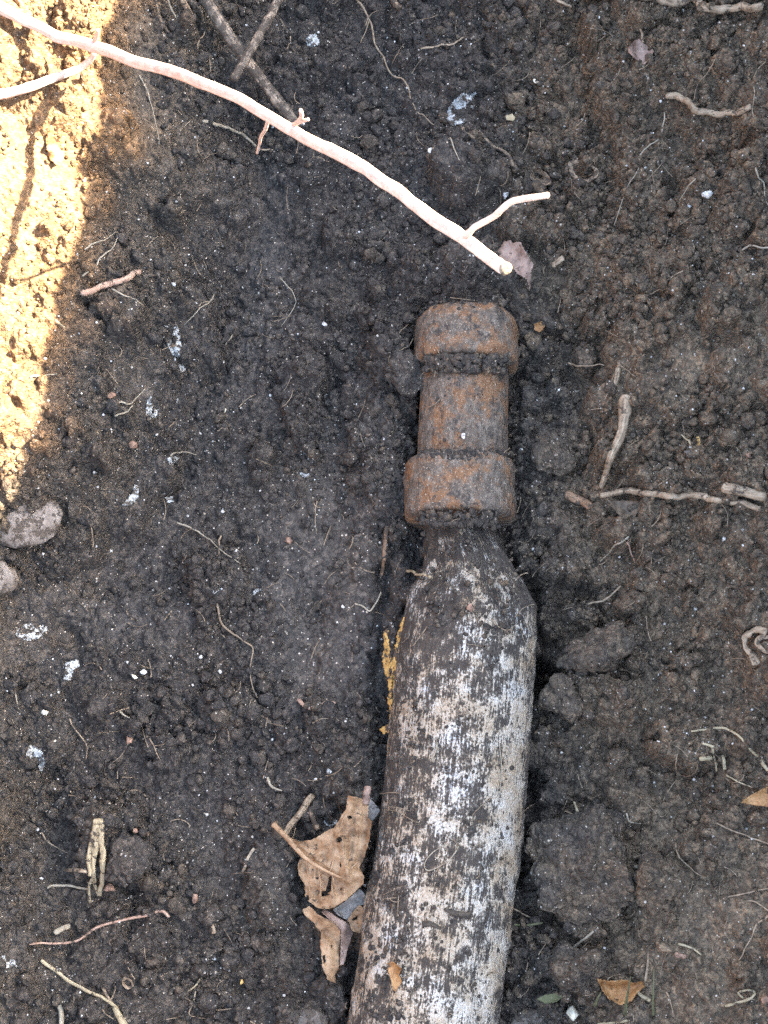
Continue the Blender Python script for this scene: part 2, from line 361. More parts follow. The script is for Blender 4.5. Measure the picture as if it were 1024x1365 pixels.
# ------------------------------------------------------------------ mesh helpers
def mesh_np(name, V, F, smooth_=True):
    V = np.asarray(V, dtype=np.float32); F = np.asarray(F, dtype=np.int32); k = F.shape[1]
    me = bpy.data.meshes.new(name)
    me.vertices.add(len(V)); me.vertices.foreach_set('co', V.ravel())
    me.loops.add(F.size); me.loops.foreach_set('vertex_index', F.ravel())
    me.polygons.add(len(F)); me.polygons.foreach_set('loop_start', np.arange(0, F.size, k, dtype=np.int32))
    me.polygons.foreach_set('loop_total', np.full(len(F), k, dtype=np.int32))
    if smooth_: me.polygons.foreach_set('use_smooth', np.ones(len(F), dtype=bool))
    me.update(); me.validate(); return me
def grid_faces(nx, ny, closed=False):
    i = np.arange(nx if closed else nx - 1); j = np.arange(ny - 1)
    I, J = np.meshgrid(i, j); I2 = (I + 1) % nx
    return np.stack([J * nx + I, J * nx + I2, (J + 1) * nx + I2, (J + 1) * nx + I], -1).reshape(-1, 4)
def link(name, me, mat, parent=None, loc=None, label=None, cat=None, group=None, kind=None):
    o = bpy.data.objects.new(name, me); COL.objects.link(o)
    if me is not None and mat is not None: me.materials.append(mat)
    if parent is not None: o.parent = parent
    if loc is not None: o.location = loc
    for k, v in (('label', label), ('category', cat), ('group', group), ('kind', kind)):
        if v: o[k] = v
    return o
def empty(name, loc, label, cat, group=None):
    o = link(name, None, None, None, loc, label, cat, group); o.empty_display_size = 0.01; return o

# ------------------------------------------------------------------ ground and trench
V = np.stack([X, Y, H], -1).reshape(-1, 3)
me = mesh_np('trench_soil', V, grid_faces(NX, NY))
dry = np.clip(sstep(0.02, 0.115, X) * 1.0 + 0.15 + fbm(X, Y, 0.06, 3, 91) * 0.6 + sstep(0.010, 0.03, H) * 0.40 * (X < -0.05)
              + sstep(-0.02, -0.16, Y) * 0.12, 0, 1)
ochre = sstep(0.046, 0.068, H + fbm(X, Y, 0.02, 3, 93) * 0.012) * (X < -0.05)  # sunlit warmth painted into the bank's soil colour, above about the shadow line
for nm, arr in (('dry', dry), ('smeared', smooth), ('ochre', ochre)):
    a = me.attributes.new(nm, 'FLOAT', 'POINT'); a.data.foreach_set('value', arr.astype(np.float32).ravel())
link('trench_soil', me, M_SOIL, label='dark crumbly soil of the dug trench floor and banks', kind='structure')

# coarser soil from the patch out to the rim, then the open ground to the horizon
xs = np.unique(np.concatenate([[-90, -40, -15, -6, -3, -2], np.linspace(-1.4, -0.6, 30), np.linspace(-0.59, -0.19, 120), np.linspace(-0.186, 0.186, 60), np.linspace(0.19, 0.59, 120), np.linspace(0.6, 1.4, 30), [2, 3, 6, 15, 40, 90]]).round(5))
ys = np.unique(np.concatenate([[-90, -40, -15, -6, -3, -2], np.linspace(-1.4, -1.0, 16), np.linspace(-0.99, -0.222, 200), np.linspace(-0.217, 0.255, 80), np.linspace(0.26, 0.99, 190), np.linspace(1.0, 1.4, 16), [2, 3, 6, 15, 40, 90]]).round(5))
X2, Y2 = np.meshgrid(xs, ys)
Z2 = local_forms(X2, Y2, base_height(X2, Y2)) + fbm(X2, Y2, 0.022, 4, 15, 0.65) * 0.018 * (np.abs(X2) < 2) + 0.0035
inside = (X2 > -0.1895) & (X2 < 0.1895) & (Y2 > -0.2215) & (Y2 < 0.2595)
Z2 = np.where((np.abs(X2) < 0.1905) & (Y2 > -0.2225) & (Y2 < 0.2605), Z2 - 0.004, Z2)
F2 = grid_faces(len(xs), len(ys)); keep = ~inside.ravel()[F2].any(1)
me = mesh_np('ground', np.stack([X2, Y2, Z2], -1).reshape(-1, 3), F2[keep])
d2 = np.clip(sstep(0.02, 0.115, X2) * 1.0 + 0.15 + fbm(X2, Y2, 0.06, 3, 91) * 0.6 + sstep(0.05, 0.1, Z2) * 0.3, 0, 1)
a = me.attributes.new('dry', 'FLOAT', 'POINT'); a.data.foreach_set('value', d2.astype(np.float32).ravel())
a = me.attributes.new('ochre', 'FLOAT', 'POINT'); a.data.foreach_set('value', (sstep(0.046, 0.068, Z2) * (X2 < -0.05)).astype(np.float32).ravel())  # same painted sun warmth carried on up the sunny bank
link('ground', me, M_SOIL, label='bare brown soil round the dug trench', kind='structure')

# ------------------------------------------------------------------ loose crumbs and pale grit (nobody could count them)
def ico(sub):
    bm = bmesh.new(); bmesh.ops.create_icosphere(bm, subdivisions=sub, radius=1); bm.verts.ensure_lookup_table()
    v = np.array([q.co[:] for q in bm.verts]); f = np.array([[w.index for w in p.verts] for p in bm.faces]); bm.free(); return v, f
ICO1, ICO2, ICO3, ICO4 = ico(1), ico(2), ico(3), ico(4)
def n3d(v, size, seed):
    return (vnoise(v[:, 0] / size + 5, v[:, 1] / size + v[:, 2] / size * 0.71, seed) + vnoise(v[:, 1] / size - 3, v[:, 2] / size - v[:, 0] / size * 0.53, seed + 1)
            + vnoise(v[:, 2] / size + 9, v[:, 0] / size + v[:, 1] / size * 0.37, seed + 2)) / 3 - 0.5
def rand_rot(n):
    q = rng.normal(size=(n, 4)); q /= np.linalg.norm(q, axis=1)[:, None]; w, x, y, z = q.T
    return np.stack([1 - 2 * (y * y + z * z), 2 * (x * y - z * w), 2 * (x * z + y * w), 2 * (x * y + z * w), 1 - 2 * (x * x + z * z), 2 * (y * z - x * w),
                     2 * (x * z - y * w), 2 * (y * z + x * w), 1 - 2 * (x * x + y * y)], -1).reshape(n, 3, 3)
def scatter(name, pos, r, tmpl, rough, mat, label, parent=None, flat=(0.6, 1.0)):
    tv, tf = tmpl; variants = [tv * (1 + rough * 2 * n3d(tv, 0.75, 300 + 7 * k)[:, None] + rough * n3d(tv, 0.3, 350 + 7 * k)[:, None]) for k in range(9)]
    n = len(pos); R = rand_rot(n); sc = r[:, None] * rng.uniform(flat[0], flat[1], (n, 3))
    which = rng.integers(0, 9, n); VV = np.stack(variants)[which] * sc[:, None, :]
    VV = np.einsum('nij,nkj->nki', R, VV) + pos[:, None, :]
    FF = tf[None] + (np.arange(n) * len(tv))[:, None, None]
    me = mesh_np(name, VV.reshape(-1, 3), FF.reshape(-1, 3)); o = link(name, me, mat, parent, kind='stuff')
    sunlit_a = me.attributes.new('ochre', 'FLOAT', 'POINT'); sunlit_a.data.foreach_set('value', np.repeat(sstep(0.046, 0.068, pos[:, 2]) * (pos[:, 0] < -0.05) * (1 if parent is None else 0), len(tv)).astype(np.float32))  # crumbs on the sunny bank take the painted sunlit tint too
    tone = me.attributes.new('tone', 'FLOAT', 'POINT'); tone.data.foreach_set('value', np.repeat(rng.random(n) ** 1.3, len(tv)).astype(np.float32))
    if label: o['label'] = label
    return o
def soil_points(n, dens=None):
    out = []
    while len(out) < n:
        x = rng.uniform(GX[0] + 0.002, GX[-1] - 0.002); y = rng.uniform(GY[0] + 0.002, GY[-1] - 0.002)
        i, j = int((x - GX[0]) / STEP), int((y - GY[0]) / STEP)
        if PH[j, i] > H[j, i] - 0.002: continue
        if rng.random() < smooth[j, i] * 0.93: continue
        if dens is not None and rng.random() > dens[j, i]: continue
        out.append((x, y, H[j, i]))
    return np.array(out)
patch = np.clip(0.35 + fbm(X, Y, 0.03, 3, 120) * 2.2, 0.04, 1)
n = 5600
pos = soil_points(n, patch); r = (0.0011 ** -1.5 + rng.random(n) * (0.0042 ** -1.5 - 0.0011 ** -1.5)) ** (-1 / 1.5)
pos[:, 2] += r * 0.30
scatter('soil_crumbs', pos, r, ICO2, 0.75, M_CRUMB, 'loose dark soil crumbs strewn over the trench', None)
n = 12000
pos = soil_points(n, patch); r = 0.0005 + 0.0008 * rng.random(n)
pos[:, 2] += r * 0.35
scatter('soil_crumbs', pos, r, ICO1, 0.6, M_CRUMB, 'finest loose soil grains between the larger crumbs', None)
n = 7000
pos = np.stack([rng.uniform(-0.5, 0.5, n), rng.uniform(-0.62, 0.62, n), np.zeros(n)], -1)
pos = pos[(np.abs(pos[:, 0]) > 0.188) | (pos[:, 1] < -0.220) | (pos[:, 1] > 0.258)]
ii = np.clip(np.searchsorted(xs, pos[:, 0]), 1, len(xs) - 1); jj = np.clip(np.searchsorted(ys, pos[:, 1]), 1, len(ys) - 1)
r = 0.0012 + 0.0045 * rng.random(len(pos)) ** 2.5
fx = (pos[:, 0] - xs[ii - 1]) / (xs[ii] - xs[ii - 1]); fy = (pos[:, 1] - ys[jj - 1]) / (ys[jj] - ys[jj - 1])
pos[:, 2] = (Z2[jj - 1, ii - 1] * (1 - fx) + Z2[jj - 1, ii] * fx) * (1 - fy) + (Z2[jj, ii - 1] * (1 - fx) + Z2[jj, ii] * fx) * fy + r * 0.2
scatter('soil_crumbs', pos, r, ICO1, 0.6, M_CRUMB, 'coarser soil crumbs on the banks round the trench', None)
n = 2400
pos = soil_points(n); r = 0.00022 + 0.00075 * rng.random(n) ** 4
pos[:, 2] += r * 0.2
scatter('pale_grit', pos, r, ICO1, 0.4, M['grit'], 'tiny pale mineral grains scattered through the dark soil', None)

# ------------------------------------------------------------------ the pipe
def pipe_material(name, kind):
    m, nt, b = new_mat(name)
    uv = coords(nt, 'UV')
    def mapped(sx, sy):
        mp = N(nt, 'ShaderNodeMapping'); mp.inputs['Scale'].default_value = (sx, sy, 1); nt.links.new(uv, mp.inputs[0]); return mp.outputs[0]
    if kind == 'body':
        big = noise(nt, mapped(48, 66), 1, 5, 0.72); scr = noise(nt, mapped(110, 520), 1, 5, 0.78); fine = noise(nt, mapped(900, 1300), 1, 3, 0.6)
        mid = noise(nt, mapped(185, 200), 1, 5, 0.70)
        f = math_(nt, 'ADD', math_(nt, 'ADD', math_(nt, 'MULTIPLY', big, 0.95), math_(nt, 'MULTIPLY', scr, 0.34)), math_(nt, 'ADD', math_(nt, 'MULTIPLY', fine, 0.55), math_(nt, 'MULTIPLY', mid, 0.95)))
        at_ = N(nt, 'ShaderNodeAttribute', attribute_name='bare'); f = math_(nt, 'ADD', f, math_(nt, 'SUBTRACT', at_.outputs['Fac'], 0.5))
        # slanting scrapes
        mp2 = N(nt, 'ShaderNodeMapping'); mp2.inputs['Rotation'].default_value = (0, 0, 0.62); mp2.inputs['Scale'].default_value = (90, 1100, 1); nt.links.new(uv, mp2.inputs[0])
        mp3 = N(nt, 'ShaderNodeMapping'); mp3.inputs['Rotation'].default_value = (0, 0, -0.45); mp3.inputs['Scale'].default_value = (120, 1400, 1); nt.links.new(uv, mp3.inputs[0])
        sl = math_(nt, 'ADD', noise(nt, mp2.outputs[0], 1, 3, 0.7), noise(nt, mp3.outputs[0], 1, 3, 0.7))
        f = math_(nt, 'ADD', f, math_(nt, 'MULTIPLY', math_(nt, 'SUBTRACT', sl, 1.0), 0.50))
        mask = N(nt, 'ShaderNodeMapRange'); nt.links.new(f, mask.inputs[0]); mask.inputs[1].default_value = 1.37; mask.inputs[2].default_value = 1.50
        mk = mask.outputs[0]
        paint = ramp(nt, noise(nt, mapped(75, 60), 1, 4, 0.6), [(0.34, (0.25, 0.185, 0.125)), (0.46, (0.345, 0.285, 0.22)), (0.57, (0.41, 0.375, 0.325)), (0.70, (0.43, 0.435, 0.435))])
        paint = mix(nt, math_(nt, 'MULTIPLY', ramp(nt, fine, [(0.4, g3(1)), (0.55, g3(0))]), 0.55), paint, (0.22, 0.15, 0.09))
        dirt = ramp(nt, mid, [(0.35, (0.026, 0.020, 0.016)), (0.55, (0.048, 0.037, 0.029)), (0.72, (0.088, 0.068, 0.052))])
        col = mix(nt, mk, dirt, paint)
        rusty = ramp(nt, noise(nt, mapped(62, 75), 1, 4, 0.7), [(0.70, g3(0)), (0.76, g3(1))])
        col = mix(nt, rusty, col, (0.34, 0.15, 0.07))
        nt.links.new(col, b.inputs['Base Color'])
        nt.links.new(ramp(nt, mk, [(0, g3(0.9)), (1, g3(0.5))]), b.inputs['Roughness'])
        h = math_(nt, 'ADD', math_(nt, 'MULTIPLY', mk, -0.5), math_(nt, 'MULTIPLY', mid, 1.2)); h = math_(nt, 'ADD', h, math_(nt, 'MULTIPLY', fine, 0.4))
        bump(nt, b, h, 1.0, 0.0016)
    else:
        big = noise(nt, mapped(70, 70), 1, 5, 0.7); mid = noise(nt, mapped(230, 260), 1, 5, 0.7); fine = noise(nt, mapped(1100, 1300), 1, 3, 0.6)
        col = ramp(nt, mid, [(0.30, (0.035, 0.027, 0.022)), (0.45, (0.080, 0.062, 0.048)), (0.56, (0.128, 0.099, 0.077)), (0.70, (0.215, 0.172, 0.138))])
        rust = ramp(nt, noise(nt, mapped(60, 48), 1, 6, 0.75), [(0.485, g3(0)), (0.56, g3(1))])
        col = mix(nt, math_(nt, 'MULTIPLY', rust, 0.7), col, mix(nt, mid, (0.075, 0.028, 0.012), (0.31, 0.135, 0.045)))
        col = mix(nt, ramp(nt, fine, [(0.60, g3(0)), (0.68, g3(0.8))]), col, (0.46, 0.38, 0.30))
        dk = ramp(nt, noise(nt, mapped(110, 95), 1, 5, 0.8), [(0.55, g3(0)), (0.61, g3(0.9))])
        col = mix(nt, dk, col, (0.030, 0.025, 0.022))
        nt.links.new(col, b.inputs['Base Color'])
        nt.links.new(ramp(nt, big, [(0.35, g3(0.85)), (0.65, g3(0.6))]), b.inputs['Roughness'])
        b.inputs['Specular IOR Level'].default_value = 0.4
        h = math_(nt, 'ADD', mid, math_(nt, 'MULTIPLY', fine, 0.5)); h = math_(nt, 'ADD', h, math_(nt, 'MULTIPLY', big, 1.5)); bump(nt, b, h, 1.0, 0.0014)
    return m
M_BODY = pipe_material('scraped_pipe', 'body'); M_FIT = pipe_material('rusty_iron', 'fit')
pipe_loc = P(600, 900, 0.0)
pipe = empty('buried_pipe', pipe_loc, 'dirt-caked pale pipe ending in a rusty iron coupling, lying along the trench', 'pipe')
def loft(name, secs, mat, rough, nth=150, sub=6, sq=2.0, parent=None, tilt=0.0, bare=None, seed=0, lumps=0.0, facet=None):
    # secs: (photo y, photo x, half width px, z of the axis); rings stand square to the axis
    C = []; R = []
    for (py, px, hw) in secs:
        C.append(P(px, py, AXZ)); R.append(hw * PXS(px, py, AXZ))
    C = np.array(C); R = np.array(R); n = len(C)
    t = np.linspace(0, n - 1, (n - 1) * sub + 1)
    Cx = np.stack([np.interp(t, range(n), C[:, k]) for k in range(3)], -1); Rx = np.interp(t, range(n), R)
    ax = C[-1] - C[0]; ax /= np.linalg.norm(ax); side = np.cross([0, 0, 1.0], ax); side /= np.linalg.norm(side); up = np.cross(ax, side)
    th = np.linspace(0, 2 * math.pi, nth, endpoint=False)
    L = np.concatenate([[0], np.cumsum(np.linalg.norm(np.diff(Cx, axis=0), axis=1))])
    TT, LL = np.meshgrid(th, L); RR = np.repeat(Rx[:, None], nth, 1); U = TT * 0.026
    nz = fbm(LL, U, 0.012, 4, 400 + seed) * rough + fbm(LL, U, 0.003, 3, 410 + seed) * rough * 0.45
    if lumps: nz = nz + np.maximum(0, fbm(LL, U, 0.009, 4, 420 + seed) - 0.08) * lumps
    r = RR + nz
    if facet is not None:
        r = r * facet(LL, TT)
    if sq != 2.0:
        r = r * (np.abs(np.cos(TT)) ** sq + np.abs(np.sin(TT)) ** sq) ** (-1 / sq)
    Vv = Cx[:, None, :] + r[..., None] * (np.cos(TT)[..., None] * side + np.sin(TT)[..., None] * up)
    Vv = Vv.reshape(-1, 3); F = grid_faces(nth, len(t), True)
    # end caps
    c0, c1 = len(Vv), len(Vv) + 1
    me_v = np.vstack([Vv, Cx[0], Cx[-1]])
    i = np.arange(nth); caps = [np.stack([i * 0 + c0, (i + 1) % nth, i, i * 0 + c0], -1), np.stack([i * 0 + c1, i + (len(t) - 1) * nth, (i + 1) % nth + (len(t) - 1) * nth, i * 0 + c1], -1)]
    me = bpy.data.meshes.new(name)
    faces = [tuple(f) for f in F] + [tuple(f[:3]) for f in caps[0]] + [tuple(f[:3]) for f in caps[1]]
    me.from_pydata([tuple(v) for v in me_v - pipe_loc], [], faces)
    uvl = me.uv_layers.new(name='UV')
    vu = np.concatenate([LL.ravel() + seed * 0.37, [0, 0]]); vv = np.concatenate([U.ravel(), [0, 0]])
    idx = np.zeros(len(me.loops), dtype=np.int32); me.loops.foreach_get('vertex_index', idx)
    uvs = np.stack([vu[idx], vv[idx]], -1).astype(np.float32)
    uvl.data.foreach_set('uv', uvs.ravel())
    if bare is not None:
        aa = me.attributes.new('bare', 'FLOAT', 'POINT'); bb = np.concatenate([bare(LL, TT).ravel(), [0.5, 0.5]]).astype(np.float32); aa.data.foreach_set('value', bb)
    me.polygons.foreach_set('use_smooth', np.ones(len(me.polygons), dtype=bool))
    return link(name, me, mat, parent)
def dens(secs, step):
    out = []
    for (a, b) in zip(secs[:-1], secs[1:]):
        k = max(1, int(abs(b[0] - a[0]) / step))
        for q in range(k): out.append(tuple(a[i] + (b[i] - a[i]) * q / k for i in range(3)))
    out.append(secs[-1]); return out
UP = [(422, 622, 44), (424, 622, 55), (428, 622, 61), (434, 622, 65), (441, 622, 67.5), (465, 621, 68.5), (484, 621, 69.5), (489, 620, 69), (492, 620, 66), (494, 620, 58)]
SL = [(486, 620, 54), (498, 620, 57), (504, 620, 58.5), (540, 619, 59), (590, 617, 60), (616, 616, 59.5), (624, 615, 56)]
LO = [(617, 614, 56), (618, 614, 66), (620, 614, 70.5), (624, 614, 72.5), (630, 614, 73), (650, 613, 72.6), (684, 613, 73.5), (690, 613, 73), (694, 613, 70.5), (696, 613, 66), (697, 613, 50), (698, 613, 30)]
oc = loft('collar', dens(UP, 3), M_FIT, 0.0013, sub=2, parent=pipe, seed=1, sq=2.3, lumps=0.006); oc['label'] = 'rounded rusty end collar of the pipe coupling'
loft('sleeve', dens(SL, 4), M_FIT, 0.0007, sub=2, parent=pipe, seed=2)['label'] = 'worn rusty sleeve between the two collars'
lc = loft('collar', dens(LO, 3), M_FIT, 0.0009, sub=2, parent=pipe, seed=3, sq=2.25, lumps=0.003); lc['label'] = 'reddish rusty collar against the pipe neck'
NECK = [(684, 612, 33), (690, 611, 38), (702, 611, 42), (735, 622, 53), (768, 630, 64), (790, 631, 77), (802, 630, 85), (806, 630, 86)]
BD = NECK[:-1] + [(815, 629, 86), (840, 626.5, 90), (880, 621, 92), (960, 615, 93), (1100, 601, 95), (1200, 588, 97), (1340, 568, 99), (1480, 548, 101), (1600, 531, 102.5), (2600, 395, 118)]
def bare_body(L, T):
    up = np.sin(T); sd = np.cos(T)           # sd > 0 one flank, up > 0 facing the camera
    f = 0.450 + 0.090 * sstep(0.038, 0.068, L + 0.012 * fbm(T * 0.026, L, 0.012, 3, 556) * 2) + 0.04 * sstep(0.1, 0.2, L) - 0.04 * sstep(0.70, 0.99, np.abs(sd)) + 0.16 * np.exp(-((sd - FL * 0.80) / 0.14) ** 2) * sstep(0.06, 0.09, L) - 0.03 * np.exp(-((sd + FL * 0.72) / 0.2) ** 2) * sstep(0.09, 0.13, L)
    f = f + fbm(L, T * 0.026, 0.018, 4, 555) * 0.26
    return f
FL = 1.0
loft('pipe_body', dens(BD[:15], 5) + BD[15:], M_BODY, 0.0006, nth=220, sub=2, parent=pipe, seed=5, bare=bare_body, lumps=0.004, facet=lambda L, T: 1 - (0.13 * np.exp(-((np.sin(T) - 0.95) / 0.35) ** 2) + 0.05 * np.cos(5 * T + 0.7)) * sstep(0.060, 0.022, L))['label'] = 'scratched cream and white pipe wall streaked with dark mud'
# soil packed into the grooves and caked on the neck
def on_pipe(px, py, j=0.0):
    return S(px, py, j, TOP)
pp = []; rr = []
for (y0, y1, x0, x1, nn, r0, r1) in ((474, 496, 564, 678, 320, 0.0005, 0.0021), (600, 612, 558, 674, 220, 0.0004, 0.0014), (682, 702, 556, 664, 200, 0.0005, 0.0018), (402, 426, 572, 674, 160, 0.0005, 0.0018),
                                    (700, 850, 560, 700, 330, 0.0003, 0.0014), (860, 1360, 480, 710, 700, 0.0003, 0.0011), (1120, 1360, 482, 545, 330, 0.0003, 0.0015), (860, 1100, 520, 560, 160, 0.0003, 0.0013), (420, 600, 570, 670, 60, 0.0003, 0.0009), (612, 690, 560, 670, 60, 0.0003, 0.0008)):
    for k in range(nn):
        p = on_pipe(rng.uniform(x0, x1), rng.uniform(y0, y1)); q = r0 + (r1 - r0) * rng.random() ** 2.2
        if at(PH, p[0], p[1]) < 0: continue
        p[2] += q * 0.1; pp.append(p - pipe_loc); rr.append(q)
o = scatter('packed_soil', np.array(pp), np.array(rr), ICO2, 0.45, M_CRUMB, None, pipe, (0.6, 1.1))

# ------------------------------------------------------------------ roots, twigs, straws: tapering tubes along a path
def catmull(pts, n):
    pts = np.asarray(pts, float)
    if len(pts) == 2: pts = np.array([pts[0], pts[0] * 0.5 + pts[1] * 0.5, pts[1]])
    q = np.vstack([2 * pts[0] - pts[1], pts, 2 * pts[-1] - pts[-2]]); out = []
    m = len(pts) - 1
    for u in np.linspace(0, m, n):
        i = min(int(u), m - 1); t = u - i; p0, p1, p2, p3 = q[i], q[i + 1], q[i + 2], q[i + 3]
        out.append(0.5 * ((2 * p1) + (-p0 + p2) * t + (2 * p0 - 5 * p1 + 4 * p2 - p3) * t * t + (-p0 + 3 * p1 - 3 * p2 + p3) * t ** 3))
    return np.array(out)
def tube_mesh(name, C, R, flat=1.0, nth=8, rough=0.12, seed=0, origin=None):
    n = len(C); T = np.gradient(C, axis=0); T /= np.linalg.norm(T, axis=1)[:, None] + 1e-12
    upv = np.array([0, 0, 1.0]); sidev = np.cross(T, upv); ln = np.linalg.norm(sidev, axis=1)[:, None]
    sidev = np.where(ln > 1e-4, sidev / np.maximum(ln, 1e-9), [1, 0, 0]); nrm = np.cross(sidev, T)
    th = np.linspace(0, 2 * math.pi, nth, endpoint=False)
    L = np.concatenate([[0], np.cumsum(np.linalg.norm(np.diff(C, axis=0), axis=1))]); rm = float(np.mean(R))
    TT, LL = np.meshgrid(th, L)
    k = 1 + rough * 2 * fbm(LL, np.cos(TT) * rm * 1.5 + seed, max(rm * 3, 1e-4), 3, 500 + seed)
    rr = R[:, None] * k
    Vv = C[:, None, :] + rr[..., None] * (np.cos(TT)[..., None] * sidev[:, None, :] + flat * np.sin(TT)[..., None] * nrm[:, None, :])
    V = np.vstack([Vv.reshape(-1, 3), C[0] - T[0] * R[0] * 0.25, C[-1] + T[-1] * R[-1] * 0.35])
    F = [tuple(f) for f in grid_faces(nth, n, True)[:, ::-1]]
    c0, c1 = len(V) - 2, len(V) - 1
    for i in range(nth): F += [(c0, i, (i + 1) % nth), (c1, (n - 1) * nth + (i + 1) % nth, (n - 1) * nth + i)]
    if origin is None: origin = C[0]
    me = bpy.data.meshes.new(name); me.from_pydata([tuple(v) for v in V - origin], [], F)
    uvl = me.uv_layers.new(name='UV'); idx = np.zeros(len(me.loops), dtype=np.int32); me.loops.foreach_get('vertex_index', idx)
    vu = np.concatenate([LL.ravel() + seed * 0.13, [0, L[-1]]]); vv = np.concatenate([(1 + np.cos(TT) * 0.5 + np.sin(TT) * 0.3).ravel() * rm, [0, 0]])
    uvl.data.foreach_set('uv', np.stack([vu[idx], vv[idx]], -1).astype(np.float32).ravel())
    me.polygons.foreach_set('use_smooth', np.ones(len(me.polygons), dtype=bool)); return me
_seed = [0]
def laid_path(pts, w, lift=None, wig=0.10, ends_down=True):
    px = np.array(pts, float); length = np.sum(np.hypot(*np.diff(px, axis=0).T)); n = int(min(90, max(8, length / 3.0)))
    P2 = catmull(np.c_[px, px[:, :1] * 0], n)[:, :2]
    _seed[0] += 1; s = _seed[0]
    t = np.linspace(0, length, n)
    P2 = P2 + np.c_[fbm(t, t * 0 + s * 3.7, 24, 3, 600 + s), fbm(t, t * 0 - s * 2.9, 24, 3, 700 + s)] * min(0.9 * w, 3.2) * wig / 0.10 * np.minimum(1, np.minimum(t, length - t) / 8)[:, None]
    C = np.array([S(a, b) for a, b in P2]); rad = w * 0.5 * PXS(px[0, 0], px[0, 1], C[0, 2])
    z = C[:, 2].copy(); k = max(2, n // 6)
    zz = np.convolve(np.pad(z, k, mode='edge'), np.ones(2 * k + 1) / (2 * k + 1), 'valid')
    C[:, 2] = np.maximum(zz, z - (rad * 1.1 + 0.0006 if w < 7 else rad * 0.5)) + rad * (0.45 if lift is None else lift)
    return C, rad, n
def taper(n, r, a=0.85, b=0.55): return r * np.interp(np.linspace(0, 1, n), [0, 0.04, 1], [a * 0.8, a, b]) / max(a, b)
def strand(name, label, cat, pts, w, mat, a=1.0, b=0.65, flat=1.0, lift=None, group=None, wig=0.10, parent=None, rough=0.12, nth=8):
    C, rad, n = laid_path(pts, w, lift, wig)
    me = tube_mesh(name, C, taper(n, rad, a, b), flat, nth, rough, _seed[0], C[0] if parent is None else np.array(parent.location))
    return link(name, me, M[mat], parent, C[0] if parent is None else None, label, cat, group)

# the long root that sticks out of the bank into the sun
RT = [(-90, -35, 0.082), (-30, -4, 0.085), (10, 14, 0.087), (45, 30, 0.089), (85, 49, 0.092), (125, 64, 0.095), (165, 77, 0.099), (215, 91, 0.105), (265, 108, 0.112), (325, 135, 0.120), (385, 166, 0.129), (435, 194, 0.137),
      (482, 222, 0.145), (530, 255, 0.154), (578, 289, 0.163), (625, 322, 0.172), (658, 349, 0.179), (676, 364, 0.183)]
RT = [(a, b, 0.087 + max(0, z - 0.087) * 1.9) for a, b, z in RT]
RT = [(a, b, max(z, S(max(a, 4), max(b, 4))[2] + 0.004) if a < 140 else z) for a, b, z in RT]
for _ in range(2): RT = [RT[0]] + [(b[0], b[1], max(b[2], 0.25 * a[2] + 0.5 * b[2] + 0.25 * c[2])) for a, b, c in zip(RT, RT[1:], RT[2:])] + [RT[-1]]
C = catmull([P(*q) for q in RT], 150)
C = C + np.stack([fbm(np.linspace(0, 1, 150), np.zeros(150) + k, 0.10, 3, 1240 + k) for k in range(3)], -1) * 0.0028
wpx = np.interp(np.linspace(0, 1, 150), [0, 0.15, 0.5, 1], [11.5, 8.2, 7.8, 8.8]) * (1 + 0.22 * fbm(np.linspace(0, 1, 150), np.zeros(150), 0.06, 3, 1234))
R = wpx * TH / 512 * (CAM[2] - C[:, 2]) * 1.05
root = empty('long_root', P(10, 14, 0.087), 'thick pale root glaring in the sun, jutting from the bank over the trench', 'root')
o0 = np.array(root.location)
# two strands grown together, with a shallow groove between them
T = np.gradient(C, axis=0); T /= np.linalg.norm(T, axis=1)[:, None]; side = np.cross(T, [0, 0, 1]); side /= np.linalg.norm(side, axis=1)[:, None]
link('root_body', tube_mesh('root_body', C, R * 0.98, 1.0, 20, 0.12, 3, o0), M['pale_root'], root)
link('bark_ridge', tube_mesh('bark_ridge', C + side * R[:, None] * 0.52 - np.array([0, 0, 1]) * R[:, None] * 0.18, R * 0.60, 1.0, 12, 0.14, 4, o0), M['pale_root'], root)
e0 = C[-1] - T[-1] * R[-1] * 0.5
link('cut_end', tube_mesh('cut_end', np.array([e0, C[-1] + T[-1] * R[-1] * 0.15, C[-1] + T[-1] * R[-1] * 0.5]), np.array([0.75, 0.98, 0.72]) * R[-1], 1.0, 16, 0.30, 9, o0), M['bark_root'], root)
def free_rootlet(pts, w, parent, mat='pale_root', name='side_rootlet', b=0.7):
    C = catmull([P(x, y, 0.087 + max(0, z - 0.087) * 1.9) for x, y, z in pts], 40); r = w * 0.5 * TH / 512 * (CAM[2] - C[0, 2])
    return link(name, tube_mesh(name, C, taper(40, r, 1.0, b), 1.0, 9, 0.14, len(pts) + int(pts[0][0]), np.array(parent.location)), M[mat], parent)
free_rootlet([(620, 316, 0.172), (634, 302, 0.176), (656, 290, 0.180), (668, 280, 0.183), (682, 269, 0.186), (705, 264, 0.190), (730, 260, 0.193)], 10, root, b=0.85)
free_rootlet([(390, 168, 0.128), (398, 162, 0.134), (402, 155, 0.138), (401, 147, 0.141)], 8, root)
free_rootlet([(397, 163, 0.134), (404, 161, 0.136), (411, 159, 0.138)], 7, root)
free_rootlet([(358, 158, 0.122), (354, 172, 0.116), (348, 182, 0.110), (346, 192, 0.104), (343, 204, 0.099)], 6, root)
free_rootlet([(124, 62, 0.094), (128, 50, 0.099), (131, 40, 0.103)], 8, root)
